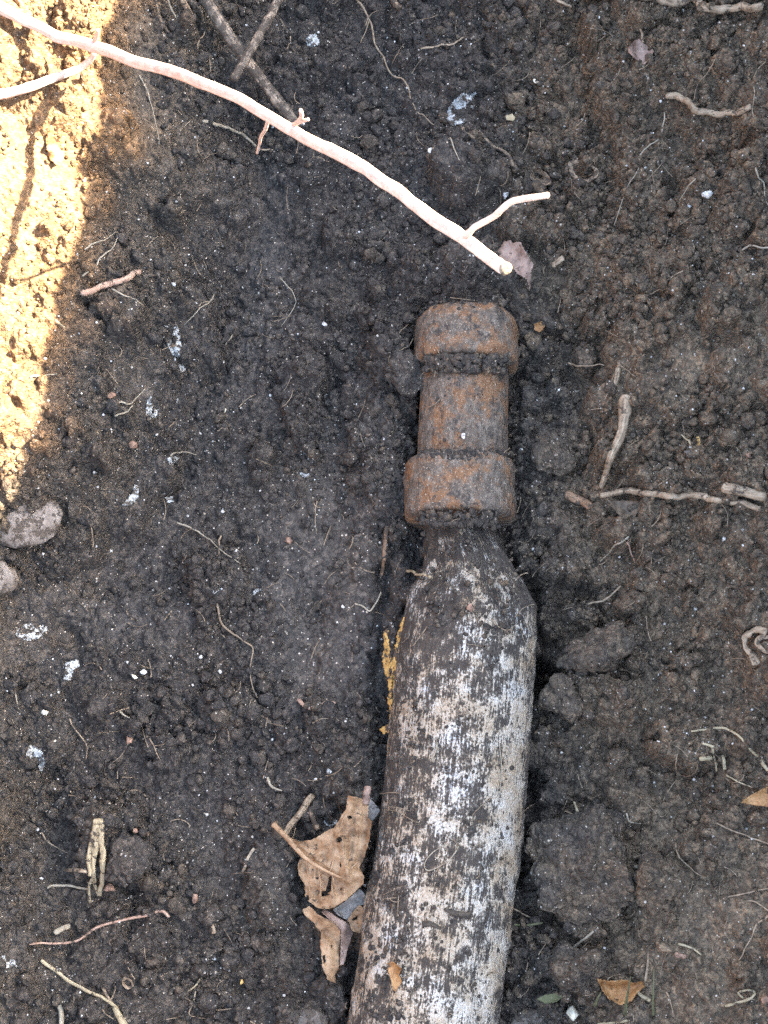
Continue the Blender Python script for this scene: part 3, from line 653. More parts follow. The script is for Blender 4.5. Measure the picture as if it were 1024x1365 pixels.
# the smaller sunlit root beside it
C = catmull([P(x, y, S(max(x, 3), y)[2] + h) for x, y, h in ((-25, 128, 0.004), (10, 124, 0.004), (42, 115, 0.005), (76, 102, 0.007), (105, 91, 0.009), (120, 80, 0.011), (126, 70, 0.014))], 60)
link('side_root', tube_mesh('side_root', C, np.interp(np.linspace(0, 1, 60), [0, 1], [0.0021, 0.0011]), 1.0, 10, 0.15, 5), M['pale_root'], None, C[0], 'thin bleached root crossing the sunlit bank below the thick root', 'root')

# sticks and roots at the top
def propped(name, label, cat, pts, w, mat, b=0.85, rough=0.14, nth=12):
    C = catmull([P(*q) for q in pts], 60); r = w * 0.5 * TH / 512 * (CAM[2] - C[:, 2].mean()) * 1.05
    return link(name, tube_mesh(name, C, taper(60, r, 1.0, b), 1.0, nth, rough, int(pts[0][0])), M[mat], None, C[0], label, cat)
propped('fallen_stick', 'long grey-brown stick running under the sunlit root', 'stick', [(255, -30, 0.046), (274, 0, 0.043), (310, 54, 0.037), (350, 108, 0.030), (392, 162, 0.022)], 19, 'grey_stick')
propped('fallen_stick', 'shorter knobbly stick crossing over the long grey-brown stick', 'stick', [(380, -18, 0.036), (366, 10, 0.038), (346, 46, 0.043), (328, 78, 0.046), (311, 106, 0.047)], 13, 'grey_stick', 1.0, 0.22)
propped('hanging_root', 'brown forked root dangling down the bank by the crossed sticks', 'root', [(203, -25, 0.065), (208, 2, 0.060), (215, 28, 0.052), (228, 46, 0.046), (238, 62, 0.040), (241, 87, 0.033)], 5, 'bark_root', 0.5)
propped('hanging_root', 'fine hair root hanging beside the dangling forked root', 'root', [(219, -20, 0.062), (226, 6, 0.055), (234, 22, 0.050), (238, 32, 0.047), (240, 44, 0.044)], 3, 'pale_rootlet', 0.5)
propped('root_stub', 'short blunt brown root stub poking in at the top edge', 'root', [(226, -35, 0.060), (240, -5, 0.053), (250, 12, 0.048), (256, 22, 0.046)], 13, 'bark_root', 0.5)

STR = [  # name, label, category, path in photo pixels, width px, material, start taper, end taper, flatness
 ('twig', 'pale peeled twig lying under the middle of the sunlit root', 'twig', [(270, 161), (300, 170), (328, 184), (342, 197)], 6, 'pale_rootlet', 1, .6, .8),
 ('twig_scrap', 'short grey twig scrap at the tip of the drooping side rootlet', 'twig', [(342, 201), (364, 200)], 4, 'tan_root', 1, .6, .8),
 ('rootlet', 'hair-thin straight rootlet on the smooth bank below the sunlit root', 'rootlet', [(186, 100), (198, 126), (207, 158), (213, 194)], 2.4, 'pale_rootlet', 1, .6, 1),
 ('twig', 'smooth pinkish-brown twig with a pale cut end beside the sunlit bank', 'twig', [(109, 393), (147, 380), (187, 365)], 9, 'red_root', 1, .95, 1),
 ('rootlet', 'wavy pale rootlet touching the sunlit soil edge above the pinkish twig', 'rootlet', [(113, 333), (128, 323), (144, 318), (155, 310)], 3, 'pale_rootlet', 1, .6, 1),
 ('rootlet', 'slanting thin rootlet just above the pinkish-brown twig', 'rootlet', [(110, 369), (132, 349), (150, 330), (160, 314)], 2.8, 'pale_rootlet', 1, .6, 1),
 ('rootlet', 'curved pale rootlet just below the pinkish-brown twig', 'rootlet', [(149, 385), (164, 393), (178, 397), (191, 407)], 3, 'pale_rootlet', 1, .6, 1),
 ('straw_scrap', 'tiny bright straw scrap at the sunlit soil edge', 'straw', [(74, 427), (87, 438)], 4, 'straw', 1, .8, .6),
 ('rootlet', 'pale rootlet leaving the sunlit soil edge almost level', 'rootlet', [(40, 503), (58, 502), (78, 499)], 3.4, 'pale_rootlet', 1, .6, 1),
 ('rootlet', 'upper of two short hooked rootlets on the bank above the half-lit stone', 'rootlet', [(152, 543), (160, 537), (172, 539), (184, 529), (194, 519)], 3.4, 'pale_rootlet', 1, .7, 1),
 ('rootlet', 'lower of two short hooked rootlets on the bank above the half-lit stone', 'rootlet', [(153, 555), (164, 552), (178, 542)], 3.6, 'pale_rootlet', 1, .7, 1),
 ('rootlet', 'level short rootlet above the pale flake on the trench floor', 'rootlet', [(227, 607), (240, 604), (262, 606)], 3, 'pale_rootlet', 1, .6, 1),
 ('rootlet', 'long gently sloping rootlet in the middle of the trench floor', 'rootlet', [(236, 697), (263, 709), (293, 732), (321, 752)], 3.2, 'pale_rootlet', 1, .6, 1),
 ('rootlet', 'long S-shaped brown rootlet beside the smeared dark hollow', 'rootlet', [(289, 802), (294, 826), (305, 842), (326, 856), (337, 866), (334, 890), (336, 908), (343, 930)], 3.6, 'rootlet', 1, .5, 1),
 ('rootlet', 'bow-shaped hair root on the dark floor under the sunlit root', 'rootlet', [(374, 372), (390, 390), (393, 408), (375, 436)], 2.2, 'pale_rootlet', 1, .6, 1),
 ('rootlet', 'faint curved rootlet running up from the powdery white streak', 'rootlet', [(287, 397), (270, 409), (258, 420), (246, 434)], 2.2, 'pale_rootlet', 1, .6, 1),
 ('rootlet', 'small curled rootlet on the floor above the long sloping rootlet', 'rootlet', [(310, 447), (304, 455), (301, 460)], 2.6, 'pale_rootlet', 1, .6, 1),
 ('rootlet', 'very long winding rootlet running down from the top edge', 'rootlet', [(473, -6), (480, 8), (490, 22), (495, 32), (499, 54), (511, 78), (524, 104), (540, 113), (548, 128), (556, 146), (566, 156), (579, 169)], 3.6, 'rootlet', 1, .7, 1),
 ('rootlet', 'fine rootlet forking off the very long winding rootlet', 'rootlet', [(492, 28), (486, 46), (479, 62)], 2.2, 'rootlet', 1, .6, 1),
 ('twig', 'brown bent twig running down from the frosty white patch', 'twig', [(614, 172), (632, 182), (655, 193), (674, 206), (682, 216), (690, 229)], 7, 'bark_root', .7, 1, .9),
 ('twig_stub', 'short orange-brown twig stub at the top edge', 'twig', [(514, -8), (526, 4), (533, 13)], 10, 'bark_root', 1, .8, 1),
 ('twig', 'bent thin twig between the long winding rootlet and the dry leaf', 'twig', [(561, 66), (582, 62), (602, 59), (618, 51)], 3.4, 'tan_root', 1, .8, .9),
 ('rootlet', 'straight hair root by the brown bent twig', 'rootlet', [(600, 184), (608, 204), (618, 224)], 2.6, 'pale_rootlet', 1, .6, 1),
 ('thick_rootlet', 'plump wavy pale root below the small heart-shaped leaf', 'root', [(887, 129), (904, 132), (918, 140), (929, 149), (950, 154), (975, 155), (1001, 142)], 9.5, 'tan_root', .8, .7, 1),
 ('thick_rootlet', 'thick pale root lying along the top edge above the heart-shaped leaf', 'root', [(845, -4), (880, 2), (920, 8), (958, 14), (985, 16), (1015, 9)], 11, 'tan_root', .8, .8, 1),
 ('twig_scrap', 'short twig scrap at the top edge beside the heart-shaped leaf', 'twig', [(738, -2), (750, 5), (761, 11)], 5, 'tan_root', 1, .8, .9),
 ('rootlet', 'long kinked hair root between the husk ring and the plump wavy root', 'rootlet', [(885, 152), (882, 176), (872, 192), (850, 209), (852, 224), (838, 246), (830, 268), (818, 302)], 2.4, 'pale_rootlet', 1, .6, 1),
 ('rootlet', 'fine rootlet rising from the middle of the plump wavy root', 'rootlet', [(954, 78), (943, 98), (931, 112), (924, 136)], 2.4, 'tan_root', 1, .7, 1),
 ('rootlet', 'short wavy hair root beside the broken white pebble', 'rootlet', [(930, 236), (918, 248), (912, 258), (905, 268)], 2.2, 'pale_rootlet', 1, .6, 1),
 ('rootlet', 'pale curved rootlet near the edge beyond the broken white pebble', 'rootlet', [(1007, 221), (1010, 236), (1017, 246), (1020, 262), (1024, 275)], 3.4, 'pale_rootlet', 1, .6, 1),
 ('rootlet', 'long vertical hair root beyond the end of the plump wavy root', 'rootlet', [(1022, 82), (1007, 100), (1005, 130), (1003, 150), (1010, 176)], 2.2, 'tan_root', 1, .7, 1),
 ('rootlet', 'wavy level rootlet entering from the edge above the crossed twigs bank', 'rootlet', [(989, 334), (1002, 328), (1014, 332), (1030, 330)], 3, 'pale_rootlet', .6, 1, 1),
 ('rootlet', 'slanted thin rootlet of a V on the brown bank', 'rootlet', [(911, 361), (892, 372), (880, 386), (867, 394)], 2.6, 'tan_root', 1, .7, 1),
 ('rootlet', 'steeper short rootlet of the V on the brown bank', 'rootlet', [(834, 365), (845, 376), (863, 389)], 2.8, 'tan_root', 1, .7, 1),
 ('wood_chip', 'small tan wood chip near the pinkish leaf at the root tip', 'chip', [(736, 356), (744, 350), (751, 344)], 8, 'tan_root', 1, .9, .5),
 ('rootlet', 'level dry rootlet above the tan bark-covered root', 'rootlet', [(757, 485), (776, 488), (806, 487)], 3, 'tan_root', 1, .7, 1),
 ('bark_root', 'stout tan root stub with dark-flecked bark beside the collar', 'root', [(835, 528), (831, 556), (828, 578), (816, 606), (807, 632), (800, 652)], 19, 'tan_root', 1, .35, .9),
 ('root_scrap', 'frayed tan root scrap above the stout tan root stub', 'root', [(824, 491), (822, 503), (820, 515)], 9, 'tan_root', 1, .6, .6),
 ('rootlet', 'brown thin rootlet slanting from the frayed tan scrap', 'rootlet', [(820, 496), (813, 513), (806, 534)], 3, 'rootlet', 1, .6, 1),
 ('dark_twig', 'thin blackish twig on the brown bank above the level twig', 'twig', [(894, 513), (876, 535), (857, 559)], 3.4, 'dark_twig', 1, .8, 1),
 ('twig', 'long nearly level tan twig reaching out from the stout root stub', 'twig', [(800, 661), (826, 658), (858, 658), (896, 662), (930, 664), (972, 669), (1013, 679)], 9, 'tan_root', .8, .8, 1),
 ('root_chunk', 'stubby pitted tan root chunk above the end of the level twig', 'root', [(963, 650), (985, 655), (1018, 664)], 16, 'tan_root', .9, .9, .9),
 ('bark_chip', 'brown bark chip between the collar and the level twig', 'chip', [(754, 660), (770, 667), (788, 676)], 14, 'brown_chip', 1, .9, .5),
 ('straw', 'short dry straw leaning by an orange flake on the brown bank', 'straw', [(908, 580), (920, 592), (935, 603)], 4, 'straw', .6, 1, .6),
 ('orange_sliver', 'orange-tan sliver beside the short leaning straw', 'chip', [(928, 582), (932, 592), (938, 601)], 6, 'yellow_wood', .8, 1, .5),
 ('rootlet', 'pale crooked rootlet below the tan leaf scrap under the level twig', 'rootlet', [(838, 716), (820, 727), (812, 738), (800, 749)], 3.4, 'pale_rootlet', 1, .6, 1),
 ('rootlet', 'short pink rootlet pointing down from the tan leaf scrap', 'rootlet', [(836, 722), (840, 734), (845, 748)], 3.6, 'red_root', 1, .7, 1),
 ('rootlet', 'brown rootlet arching over the hollow beside the pipe shoulder', 'rootlet', [(784, 805), (802, 801), (815, 793), (828, 781)], 3.2, 'rootlet', .6, 1, 1),
 ('straw_scrap', 'small pale hooked straw on the lump beside the hollow', 'straw', [(810, 876), (819, 873), (823, 865)], 3.4, 'straw', 1, .6, .8),
 ('grass_straw', 'long arched dry grass straw near the pale curled bark', 'straw', [(921, 975), (940, 973), (958, 971), (980, 977), (994, 990), (1008, 1009)], 4, 'straw', .7, 1, .7),
 ('straw_scrap', 'straw piece at the edge continuing the arched grass straw', 'straw', [(1013, 1014), (1025, 1029)], 6, 'straw', 1, .9, .6),
 ('husk_scrap', 'plump yellowish husk scrap under the arched grass straw', 'husk', [(932, 1012), (948, 1011)], 7, 'straw', .9, .8, .5),
 ('straw_scrap', 'short thick upright straw nearest the end of the arched straw', 'straw', [(963, 1007), (966, 1026)], 6, 'straw', .7, 1, .6),
 ('straw_scrap', 'longer upright straw between the yellowish husk and the thick straw', 'straw', [(949, 995), (952, 1010), (955, 1028)], 4, 'straw', 1, .7, .6),
 ('straw_scrap', 'slanted straw scrap above the yellowish husk', 'straw', [(936, 991), (951, 996)], 5, 'straw', .7, 1, .5),
 ('rootlet', 'straight hair root below the cluster of straw scraps', 'rootlet', [(966, 1033), (984, 1042), (1003, 1050)], 2.6, 'straw', 1, .7, 1),
 ('rootlet', 'long sagging hair root beside the cluster of straw scraps', 'rootlet', [(903, 1005), (901, 1020), (902, 1038), (893, 1052), (884, 1068)], 2.4, 'tan_root', 1, .6, 1),
 ('twig', 'pale forked twig tip above the big soil clod', 'twig', [(765, 1069), (770, 1084), (777, 1108)], 6, 'straw', .6, 1, .8),
 ('twig_scrap', 'thin side twig meeting the pale forked twig tip', 'twig', [(753, 1081), (762, 1085), (770, 1091)], 3, 'tan_root', .8, 1, 1),
 ('rootlet', 'L-shaped pale rootlet beyond the top of the big soil clod', 'rootlet', [(835, 1084), (839, 1096), (854, 1098)], 3, 'pale_rootlet', 1, .7, 1),
 ('leaf_sliver', 'pale pointed leaf sliver beside the big soil clod', 'leaf', [(845, 1155), (868, 1158), (894, 1161)], 6, 'pale_rootlet', .5, .6, .35),
 ('grass_stalk', 'greenish grass stem lying level below the big soil clod', 'grass stem', [(686, 1233), (704, 1233), (723, 1230)], 3.6, 'green_blade', 1, .9, .8),
 ('grass_stalk', 'dark thin stem slanting onto the greenish grass stem', 'grass stem', [(686, 1212), (700, 1220), (715, 1227)], 2.6, 'tan_root', 1, .8, .8),
 ('straw', 'straight grey straw slanting below the big soil clod', 'straw', [(736, 1284), (763, 1264), (791, 1242)], 4, 'pale_rootlet', .8, 1, .8),
 ('rootlet', 'bent hair root on the crumbly bank beyond the pale leaf sliver', 'rootlet', [(900, 1124), (904, 1140), (913, 1151), (926, 1163), (940, 1171)], 2.4, 'rootlet', .8, .6, 1),
 ('rootlet', 'long brown hair root running to the edge below the orange leaf tip', 'rootlet', [(953, 1097), (982, 1109), (1003, 1117), (1030, 1128)], 2.6, 'rootlet', .7, 1, 1),
 ('rootlet', 'hooked pale rootlet coming down from the edge in the lower bank', 'rootlet', [(1028, 1219), (1010, 1232), (1003, 1246), (995, 1259), (985, 1281)], 3.4, 'tan_root', 1, .6, 1),
 ('rootlet', 'thin arched rootlet above the hooked pale rootlet', 'rootlet', [(985, 1204), (1000, 1201), (1012, 1206), (1028, 1216)], 2.4, 'tan_root', .7, 1, 1),
 ('rootlet', 'faint rootlet crossing near the edge above the thin arched rootlet', 'rootlet', [(970, 1196), (995, 1190), (1028, 1184)], 2.2, 'rootlet', .7, 1, 1),
 ('twig_scrap', 'yellowish bent twig scrap by the orange pebble pair', 'twig', [(904, 1258), (917, 1262), (926, 1266), (935, 1273)], 3.6, 'straw', 1, .7, 1),
 ('leaf_stalk', 'cream leaf stalk lying at the edge of the curled orange leaf', 'stalk', [(848, 1320), (856, 1328), (867, 1334)], 6, 'straw', .8, .9, .8),
 ('straw_sliver', 'pointed tan straw sliver standing above the curled orange leaf', 'straw', [(864, 1271), (863, 1290), (860, 1308)], 5, 'tan_root', .5, .9, .6),
 ('dark_twig', 'tiny dark twig above the pointed tan straw sliver', 'twig', [(855, 1258), (872, 1258)], 3.6, 'dark_twig', 1, .8, 1),
 ('straw', 'pale straw at the bottom edge beside the white stone', 'straw', [(795, 1365), (816, 1363), (839, 1360)], 4, 'straw', .7, 1, .7),
 ('straw_knot', 'knotted dry straw in the lower corner of the bank', 'straw', [(966, 1341), (982, 1337), (995, 1333), (1007, 1325), (998, 1320), (984, 1324), (990, 1330)], 4.4, 'straw', .9, .7, .8),
 ('rootlet', 'slanted hair root between the curled orange leaf and the knotted straw', 'rootlet', [(888, 1322), (893, 1336), (897, 1352)], 2.8, 'tan_root', 1, .7, 1),
 ('rootlet', 'level pale rootlet touching the foot of the straw bundle', 'rootlet', [(63, 1184), (76, 1180), (92, 1180), (106, 1184), (121, 1186)], 4, 'pale_rootlet', .7, 1, 1),
 ('straw_scrap', 'blunt tan straw scrap half under the straw bundle', 'straw', [(88, 1160), (102, 1160), (116, 1162)], 5.5, 'tan_root', 1, .9, .7),
 ('twig', 'long wavy pinkish twig below the straw bundle', 'twig', [(38, 1259), (56, 1257), (78, 1258), (101, 1255), (116, 1246), (131, 1236), (160, 1227), (192, 1221), (216, 1215), (226, 1222)], 5, 'red_root', .6, 1, 1),
 ('straw', 'long straight flat straw below the wavy pinkish twig', 'straw', [(55, 1280), (76, 1295), (101, 1313), (128, 1326), (155, 1341)], 6, 'straw', 1, .7, .6),
 ('straw', 'short thick split straw at the bottom edge', 'straw', [(153, 1341), (159, 1354), (168, 1369)], 10, 'straw', .8, 1, .6),
 ('straw_scrap', 'small tan straw joining the end of the long flat straw', 'straw', [(138, 1318), (143, 1328), (150, 1338)], 5, 'tan_root', 1, .8, .7),
 ('stick', 'pale upright stick end at the bottom edge below the long flat straw', 'stick', [(78, 1334), (82, 1350), (82, 1372)], 8, 'pale_rootlet', .9, 1, 1),
 ('straw_chip', 'pale flat straw chip just above the wavy pinkish twig', 'chip', [(73, 1244), (84, 1238), (94, 1234)], 8, 'pale_rootlet', .9, .8, .4),
 ('seed', 'tan tapered seed beyond the end of the wavy pinkish twig', 'seed', [(281, 1219), (282, 1230), (286, 1244)], 7, 'tan_root', .5, 1, .8),
 ('leaf_sliver', 'greenish-grey leaf sliver on the floor near the big dry leaf', 'leaf', [(339, 1131), (331, 1143), (324, 1162)], 4.6, 'pale_rootlet', .7, .6, .4),
 ('rootlet', 'pale hooked rootlet on the floor above the big dry leaf', 'rootlet', [(357, 1036), (361, 1046), (367, 1051), (376, 1054)], 4.4, 'pale_rootlet', .8, .8, 1),
 ('rootlet', 'thin upright rootlet near the bottom between straw and dark pit', 'rootlet', [(261, 1321), (258, 1336), (252, 1352), (262, 1357), (275, 1358)], 2.6, 'tan_root', 1, .6, 1),
 ('rootlet', 'short pale rootlet just above the thin upright rootlet', 'rootlet', [(268, 1303), (260, 1314), (250, 1322)], 3.4, 'straw', 1, .7, 1),
 ('rootlet', 'curved hair root above the level rootlet of the straw bundle', 'rootlet', [(56, 1110), (62, 1121), (76, 1130), (90, 1137)], 2.4, 'tan_root', 1, .6, 1),
 ('rootlet', 'short pale rootlet near the reddish seed on the floor', 'rootlet', [(159, 948), (165, 953), (173, 957)], 3.4, 'pale_rootlet', .8, .8, 1),
 ('rootlet', 'upright grey hair root near the edge above the broad white flake', 'rootlet', [(17, 910), (21, 926), (25, 946)], 2.6, 'pale_rootlet', 1, .7, 1),
 ('rootlet', 'slanted hair root between the rounded pale pebble and the reddish seed', 'rootlet', [(93, 958), (99, 970), (108, 982), (116, 996), (115, 1012)], 2.8, 'tan_root', 1, .6, 1),
 ('rootlet', 'faint hair root below the reddish seed', 'rootlet', [(200, 985), (207, 998), (213, 1012)], 2.8, 'rootlet', 1, .6, 1),
 ('rootlet', 'short curled brown rootlet on the long sloping rootlet', 'rootlet', [(295, 714), (293, 725), (292, 738)], 3.6, 'rootlet', 1, .7, 1),
 ('rootlet', 'pinkish wriggling root end on the floor beside the yellow rotten wood', 'rootlet', [(398, 933), (407, 940), (416, 944), (427, 941), (436, 935), (447, 938)], 6, 'red_root', .7, .8, 1),
 ('rootlet', 'thin tail rootlet leaving the pinkish wriggling root end', 'rootlet', [(431, 941), (439, 949), (452, 961)], 3, 'rootlet', 1, .6, 1),
 ('rootlet', 'pale Y-shaped rootlet tip in the crumbs beside the pipe neck', 'rootlet', [(473, 805), (483, 808), (493, 815), (501, 804), (508, 790)], 3.2, 'pale_rootlet', .6, .7, 1),
 ('straw_scrap', 'frayed white straw end lying against the pipe neck', 'straw', [(542, 762), (554, 765), (566, 766), (577, 771)], 5, 'straw', 1, .7, .6),
 ('wood_splinter', 'brown rotten splinter standing in the gap beside the pipe neck', 'splinter', [(516, 702), (513, 728), (511, 752), (508, 770)], 7, 'brown_chip', .8, .6, .5),
 ('rootlet', 'hair root dangling from the smeared soil above the hollow', 'rootlet', [(425, 660), (421, 676), (420, 692), (422, 712)], 2.2, 'tan_root', 1, .6, 1),
 ('rootlet', 'looped white hair fibre lying across the pipe wall', 'rootlet', [(612, 1128), (600, 1145), (584, 1156), (569, 1160), (568, 1148), (580, 1134), (602, 1122)], 2.4, 'pale_rootlet', .8, .8, 1),
 ('rootlet', 'wispy white fibre along the pale flank of the pipe', 'rootlet', [(666, 990), (668, 1020), (667, 1050), (671, 1068)], 1.8, 'pale_rootlet', .8, .8, 1),
 ('rootlet', 'short pale fibre stuck on the pipe under the shoulder', 'rootlet', [(583, 990), (580, 1004), (576, 1016)], 3, 'pale_rootlet', .8, .8, 1),
 ('rootlet', 'fine bent fibre on the muddy pipe shoulder', 'rootlet', [(656, 826), (666, 836), (678, 840), (686, 834)], 2.4, 'rootlet', .8, .8, 1),
 ('wood_chip', 'dark bark chip with a tan knot stuck on the lower pipe', 'chip', [(592, 1212), (606, 1217), (626, 1221)], 10, 'dark_twig', .5, 1, .5),
 ('wood_chip', 'small black bark chip beside the knotted chip on the pipe', 'chip', [(563, 1232), (575, 1232), (588, 1238)], 10, 'dark_twig', 1, .4, .5),
]
for (nm, lb, ct, pts, w, mt, a, b, fl) in STR:
    thin = nm in ('rootlet',)
    strand(nm, lb, ct, pts, w * (0.88 if w < 8 else 0.95), mt, a, b * (0.6 if thin else 1.0), fl, lift=0.6 if w >= 3.5 else 0.4, rough=0.22, wig=0.16 if thin else 0.04)

# hair-fine fibres all through the soil, beyond counting
vs_, fs_, base_i = [], [], 0
for k in range(420):
    px, py = rng.uniform(90, 1020), rng.uniform(5, 1360); L_ = rng.uniform(8, 34) * (1.0 if px < 500 else 1.25); a0 = rng.uniform(0, 6.28); bend = rng.normal(0, 0.9)
    pth = []
    for q in np.linspace(0, 1, 7):
        a_ = a0 + bend * q; px += math.cos(a_) * L_ / 7; py += math.sin(a_) * L_ / 7; pth.append(S(px, py))
    Cc = np.array(pth); Cc[:, 2] = np.convolve(np.pad(Cc[:, 2], 1, mode='edge'), [0.3, 0.4, 0.3], 'valid') + 0.0002
    if Cc[:, 2].max() > 0.045: continue
    rr_ = rng.uniform(0.00012, 0.00030); off = np.array([[0, rr_, 0], [rr_ * 0.87, -rr_ * 0.5, 0.0001], [-rr_ * 0.87, -rr_ * 0.5, 0.0002]])
    V_ = (Cc[:, None, :] + off[None]).reshape(-1, 3); vs_.append(V_); fs_.append(grid_faces(3, 7, True) + base_i); base_i += len(V_)
link('fine_fibres', mesh_np('fine_fibres', np.vstack(vs_), np.vstack(fs_)), M['rootlet'], None, label='hair-fine root fibres scattered through the soil', kind='stuff')
# the bundle of dry straw strands
sb = empty('straw_bundle', S(131, 1110), 'pale splayed bundle of dry straw strands on the trench floor', 'straw')
for pts, w in (([(129, 1096), (124, 1120), (119, 1148), (121, 1168)], 6), ([(131, 1098), (127, 1130), (123, 1160), (121, 1204)], 5), ([(133, 1097), (130, 1130), (126, 1160), (128, 1180), (133, 1194)], 6), ([(135, 1095), (138, 1130), (137, 1160), (135, 1194)], 8)):
    strand('strand', None, None, pts, w * 1.25, 'straw', 1, .6, .4, lift=1.2, parent=sb, rough=0.25)
strand('knot', None, None, [(126, 1096), (132, 1095), (138, 1096)], 8, 'straw', 1, 1, .8, lift=1.5, parent=sb)
# rotten yellow wood along the pipe
yw = empty('rotten_wood', S(525, 900, 0, H), 'bright yellow rotten wood strip wedged between soil and pipe', 'wood')
# stubby stalks by the big leaf
strand('leaf_stalk', 'dry brown ribbed stalk leaning beside the big dry leaf', 'stalk', [(417, 1060), (402, 1080), (392, 1095), (379, 1112)], 10, 'tan_root', 1, .8, .7)
strand('leaf_stalk', 'small brown stalk scrap between ribbed stalk and big dry leaf', 'stalk', [(413, 1080), (417, 1092), (424, 1106)], 8, 'bark_root', .6, 1, .7)

# ------------------------------------------------------------------ leaves
def thicken(bm, th):
    bm.verts.index_update(); bm.normal_update()
    top = list(bm.faces); rim_ = [(e.verts[0], e.verts[1], e.link_loops[0].vert) for e in bm.edges if len(e.link_faces) == 1]
    low = {v: bm.verts.new(v.co - Vector((0, 0, th))) for v in list(bm.verts)}
    for f in top: bm.faces.new([low[v] for v in reversed(f.verts)])
    for a, b, first in rim_:
        if first is b: a, b = b, a
        try: bm.faces.new([b, a, low[a], low[b]])
        except ValueError: pass
    for f in bm.faces: f.smooth = True
def in_poly(x, y, poly):
    c = False; j = len(poly) - 1
    for i in range(len(poly)):
        (xi, yi), (xj, yj) = poly[i], poly[j]
        if (yi > y) != (yj > y) and x < (xj - xi) * (y - yi) / (yj - yi) + xi: c = not c
        j = i
    return c
def densify(poly, step, jag=0.0):
    out = []
    for (a, b) in zip(poly, poly[1:] + poly[:1]):
        k = max(1, int(math.hypot(b[0] - a[0], b[1] - a[1]) / step))
        for q in range(k):
            j = 0 if q == 0 else jag
            out.append((a[0] + (b[0] - a[0]) * q / k + random.uniform(-j, j), a[1] + (b[1] - a[1]) * q / k + random.uniform(-j, j)))
    return out
def leaf_sheet(name, poly, zf, mat, origin, holes=(), step=4.0, thick=0.0003, crumple=0.0012, jag=0.6, veins=None, seed=0, parent=None, label=None, cat=None, curl=0.0035):
    outer = densify(poly, step * 0.7, jag); hs = [densify(h, step * 0.5, 0.3) for h in holes]
    pts = list(outer); edges = [(i, (i + 1) % len(outer)) for i in range(len(outer))]
    for h in hs:
        b0 = len(pts); pts += h; edges += [(b0 + i, b0 + (i + 1) % len(h)) for i in range(len(h))]
    xs_ = [p[0] for p in poly]; ys_ = [p[1] for p in poly]
    y = min(ys_)
    while y < max(ys_):
        x = min(xs_)
        while x < max(xs_):
            q = (x + random.uniform(-1, 1) * step * 0.3, y + random.uniform(-1, 1) * step * 0.3)
            if in_poly(q[0], q[1], outer) and not any(in_poly(q[0], q[1], h) for h in hs): pts.append(q)
            x += step
        y += step
    r = delaunay_2d_cdt([Vector(p) for p in pts], edges, [], 0, 0.01)
    vv = [tuple(v) for v in r[0]]; ff = []
    for f in r[2]:
        cx = sum(vv[i][0] for i in f) / 3; cy = sum(vv[i][1] for i in f) / 3
        if in_poly(cx, cy, outer) and not any(in_poly(cx, cy, h) for h in hs): ff.append(f)
    A = np.array(vv); cr = fbm(A[:, 0], A[:, 1], 26, 3, 800 + seed) * crumple * 2 + fbm(A[:, 0], A[:, 1], 9, 2, 830 + seed) * crumple * 0.8
    co = []
    oa = np.array(outer); cw = fbm(A[:, 0], A[:, 1], 30, 2, 860 + seed)
    for (x, y), c, w_ in zip(vv, cr, cw):
        z = zf(x, y) + c + curl * (w_ * 2 + 0.35) * math.exp(-np.hypot(oa[:, 0] - x, oa[:, 1] - y).min() / 4.5)
        if veins:
            for (a, b, w, hgt) in veins:
                ex, ey = b[0] - a[0], b[1] - a[1]; t = min(1, max(0, ((x - a[0]) * ex + (y - a[1]) * ey) / (ex * ex + ey * ey)))
                z += hgt * math.exp(-(((x - a[0] - t * ex) ** 2 + (y - a[1] - t * ey) ** 2) / w ** 2))
        co.append(tuple(P(x, y, z) - np.array(origin)))
    me = bpy.data.meshes.new(name); me.from_pydata(co, [], [tuple(f) for f in ff]); me.update()
    bm = bmesh.new(); bm.from_mesh(me); bmesh.ops.recalc_face_normals(bm, faces=bm.faces)
    if sum(f.normal.z for f in bm.faces) < 0: bmesh.ops.reverse_faces(bm, faces=bm.faces)
    thicken(bm, thick)
    bm.to_mesh(me); bm.free()
    return link(name, me, M[mat], parent, None if parent else tuple(origin), label, cat)
def zplane(px, py, z0, gx, gy, extra=None):
    def f(x, y):
        z = z0 + gx * (x - px) + gy * (y - py)
        if extra: z += extra(x, y)
        return z
    return f
def big(zx, zy): return (340 + zx / 4.405, 1020 + zy / 4.405)
def bigl(L): return [big(*p) for p in L]
LZ = 0.018
lf = empty('dry_leaf', P(440, 1150, 0.010), 'big crumpled tan leaf with holes, leaning against the pipe', 'leaf')
def up_z(x, y): return LZ + 0.00010 * (x - 440) - 0.00003 * (y - 1140) - 0.004 * math.exp(-((x - 492 + (y - 1060) * 0.12) / 9) ** 2) - 0.003 * sstep(1195, 1215, y)
upper = bigl([(545, 180), (590, 186), (640, 200), (668, 240), (665, 310), (685, 330), (672, 440), (645, 540), (612, 600), (640, 650), (635, 700), (590, 745), (540, 790), (470, 835), (420, 845), (370, 840), (320, 805), (295, 770), (290, 700), (255, 640), (250, 590), (270, 540), (240, 500), (205, 445), (200, 425), (270, 447), (330, 440), (400, 400), (470, 360), (500, 310), (535, 255)])
hol = [bigl(h) for h in ([(540, 300), (565, 298), (572, 312), (550, 320)], [(480, 428), (500, 418), (514, 440), (500, 455), (478, 450)], [(440, 650), (452, 652), (446, 740), (425, 752), (440, 762), (392, 772), (388, 742), (415, 738), (428, 690)],
     [(355, 660), (375, 658), (372, 670), (358, 670)], [(500, 722), (510, 720), (508, 735), (500, 735)], [(300, 765), (315, 762), (318, 795), (304, 790)], [(500, 565), (508, 590), (502, 606), (497, 585)])]
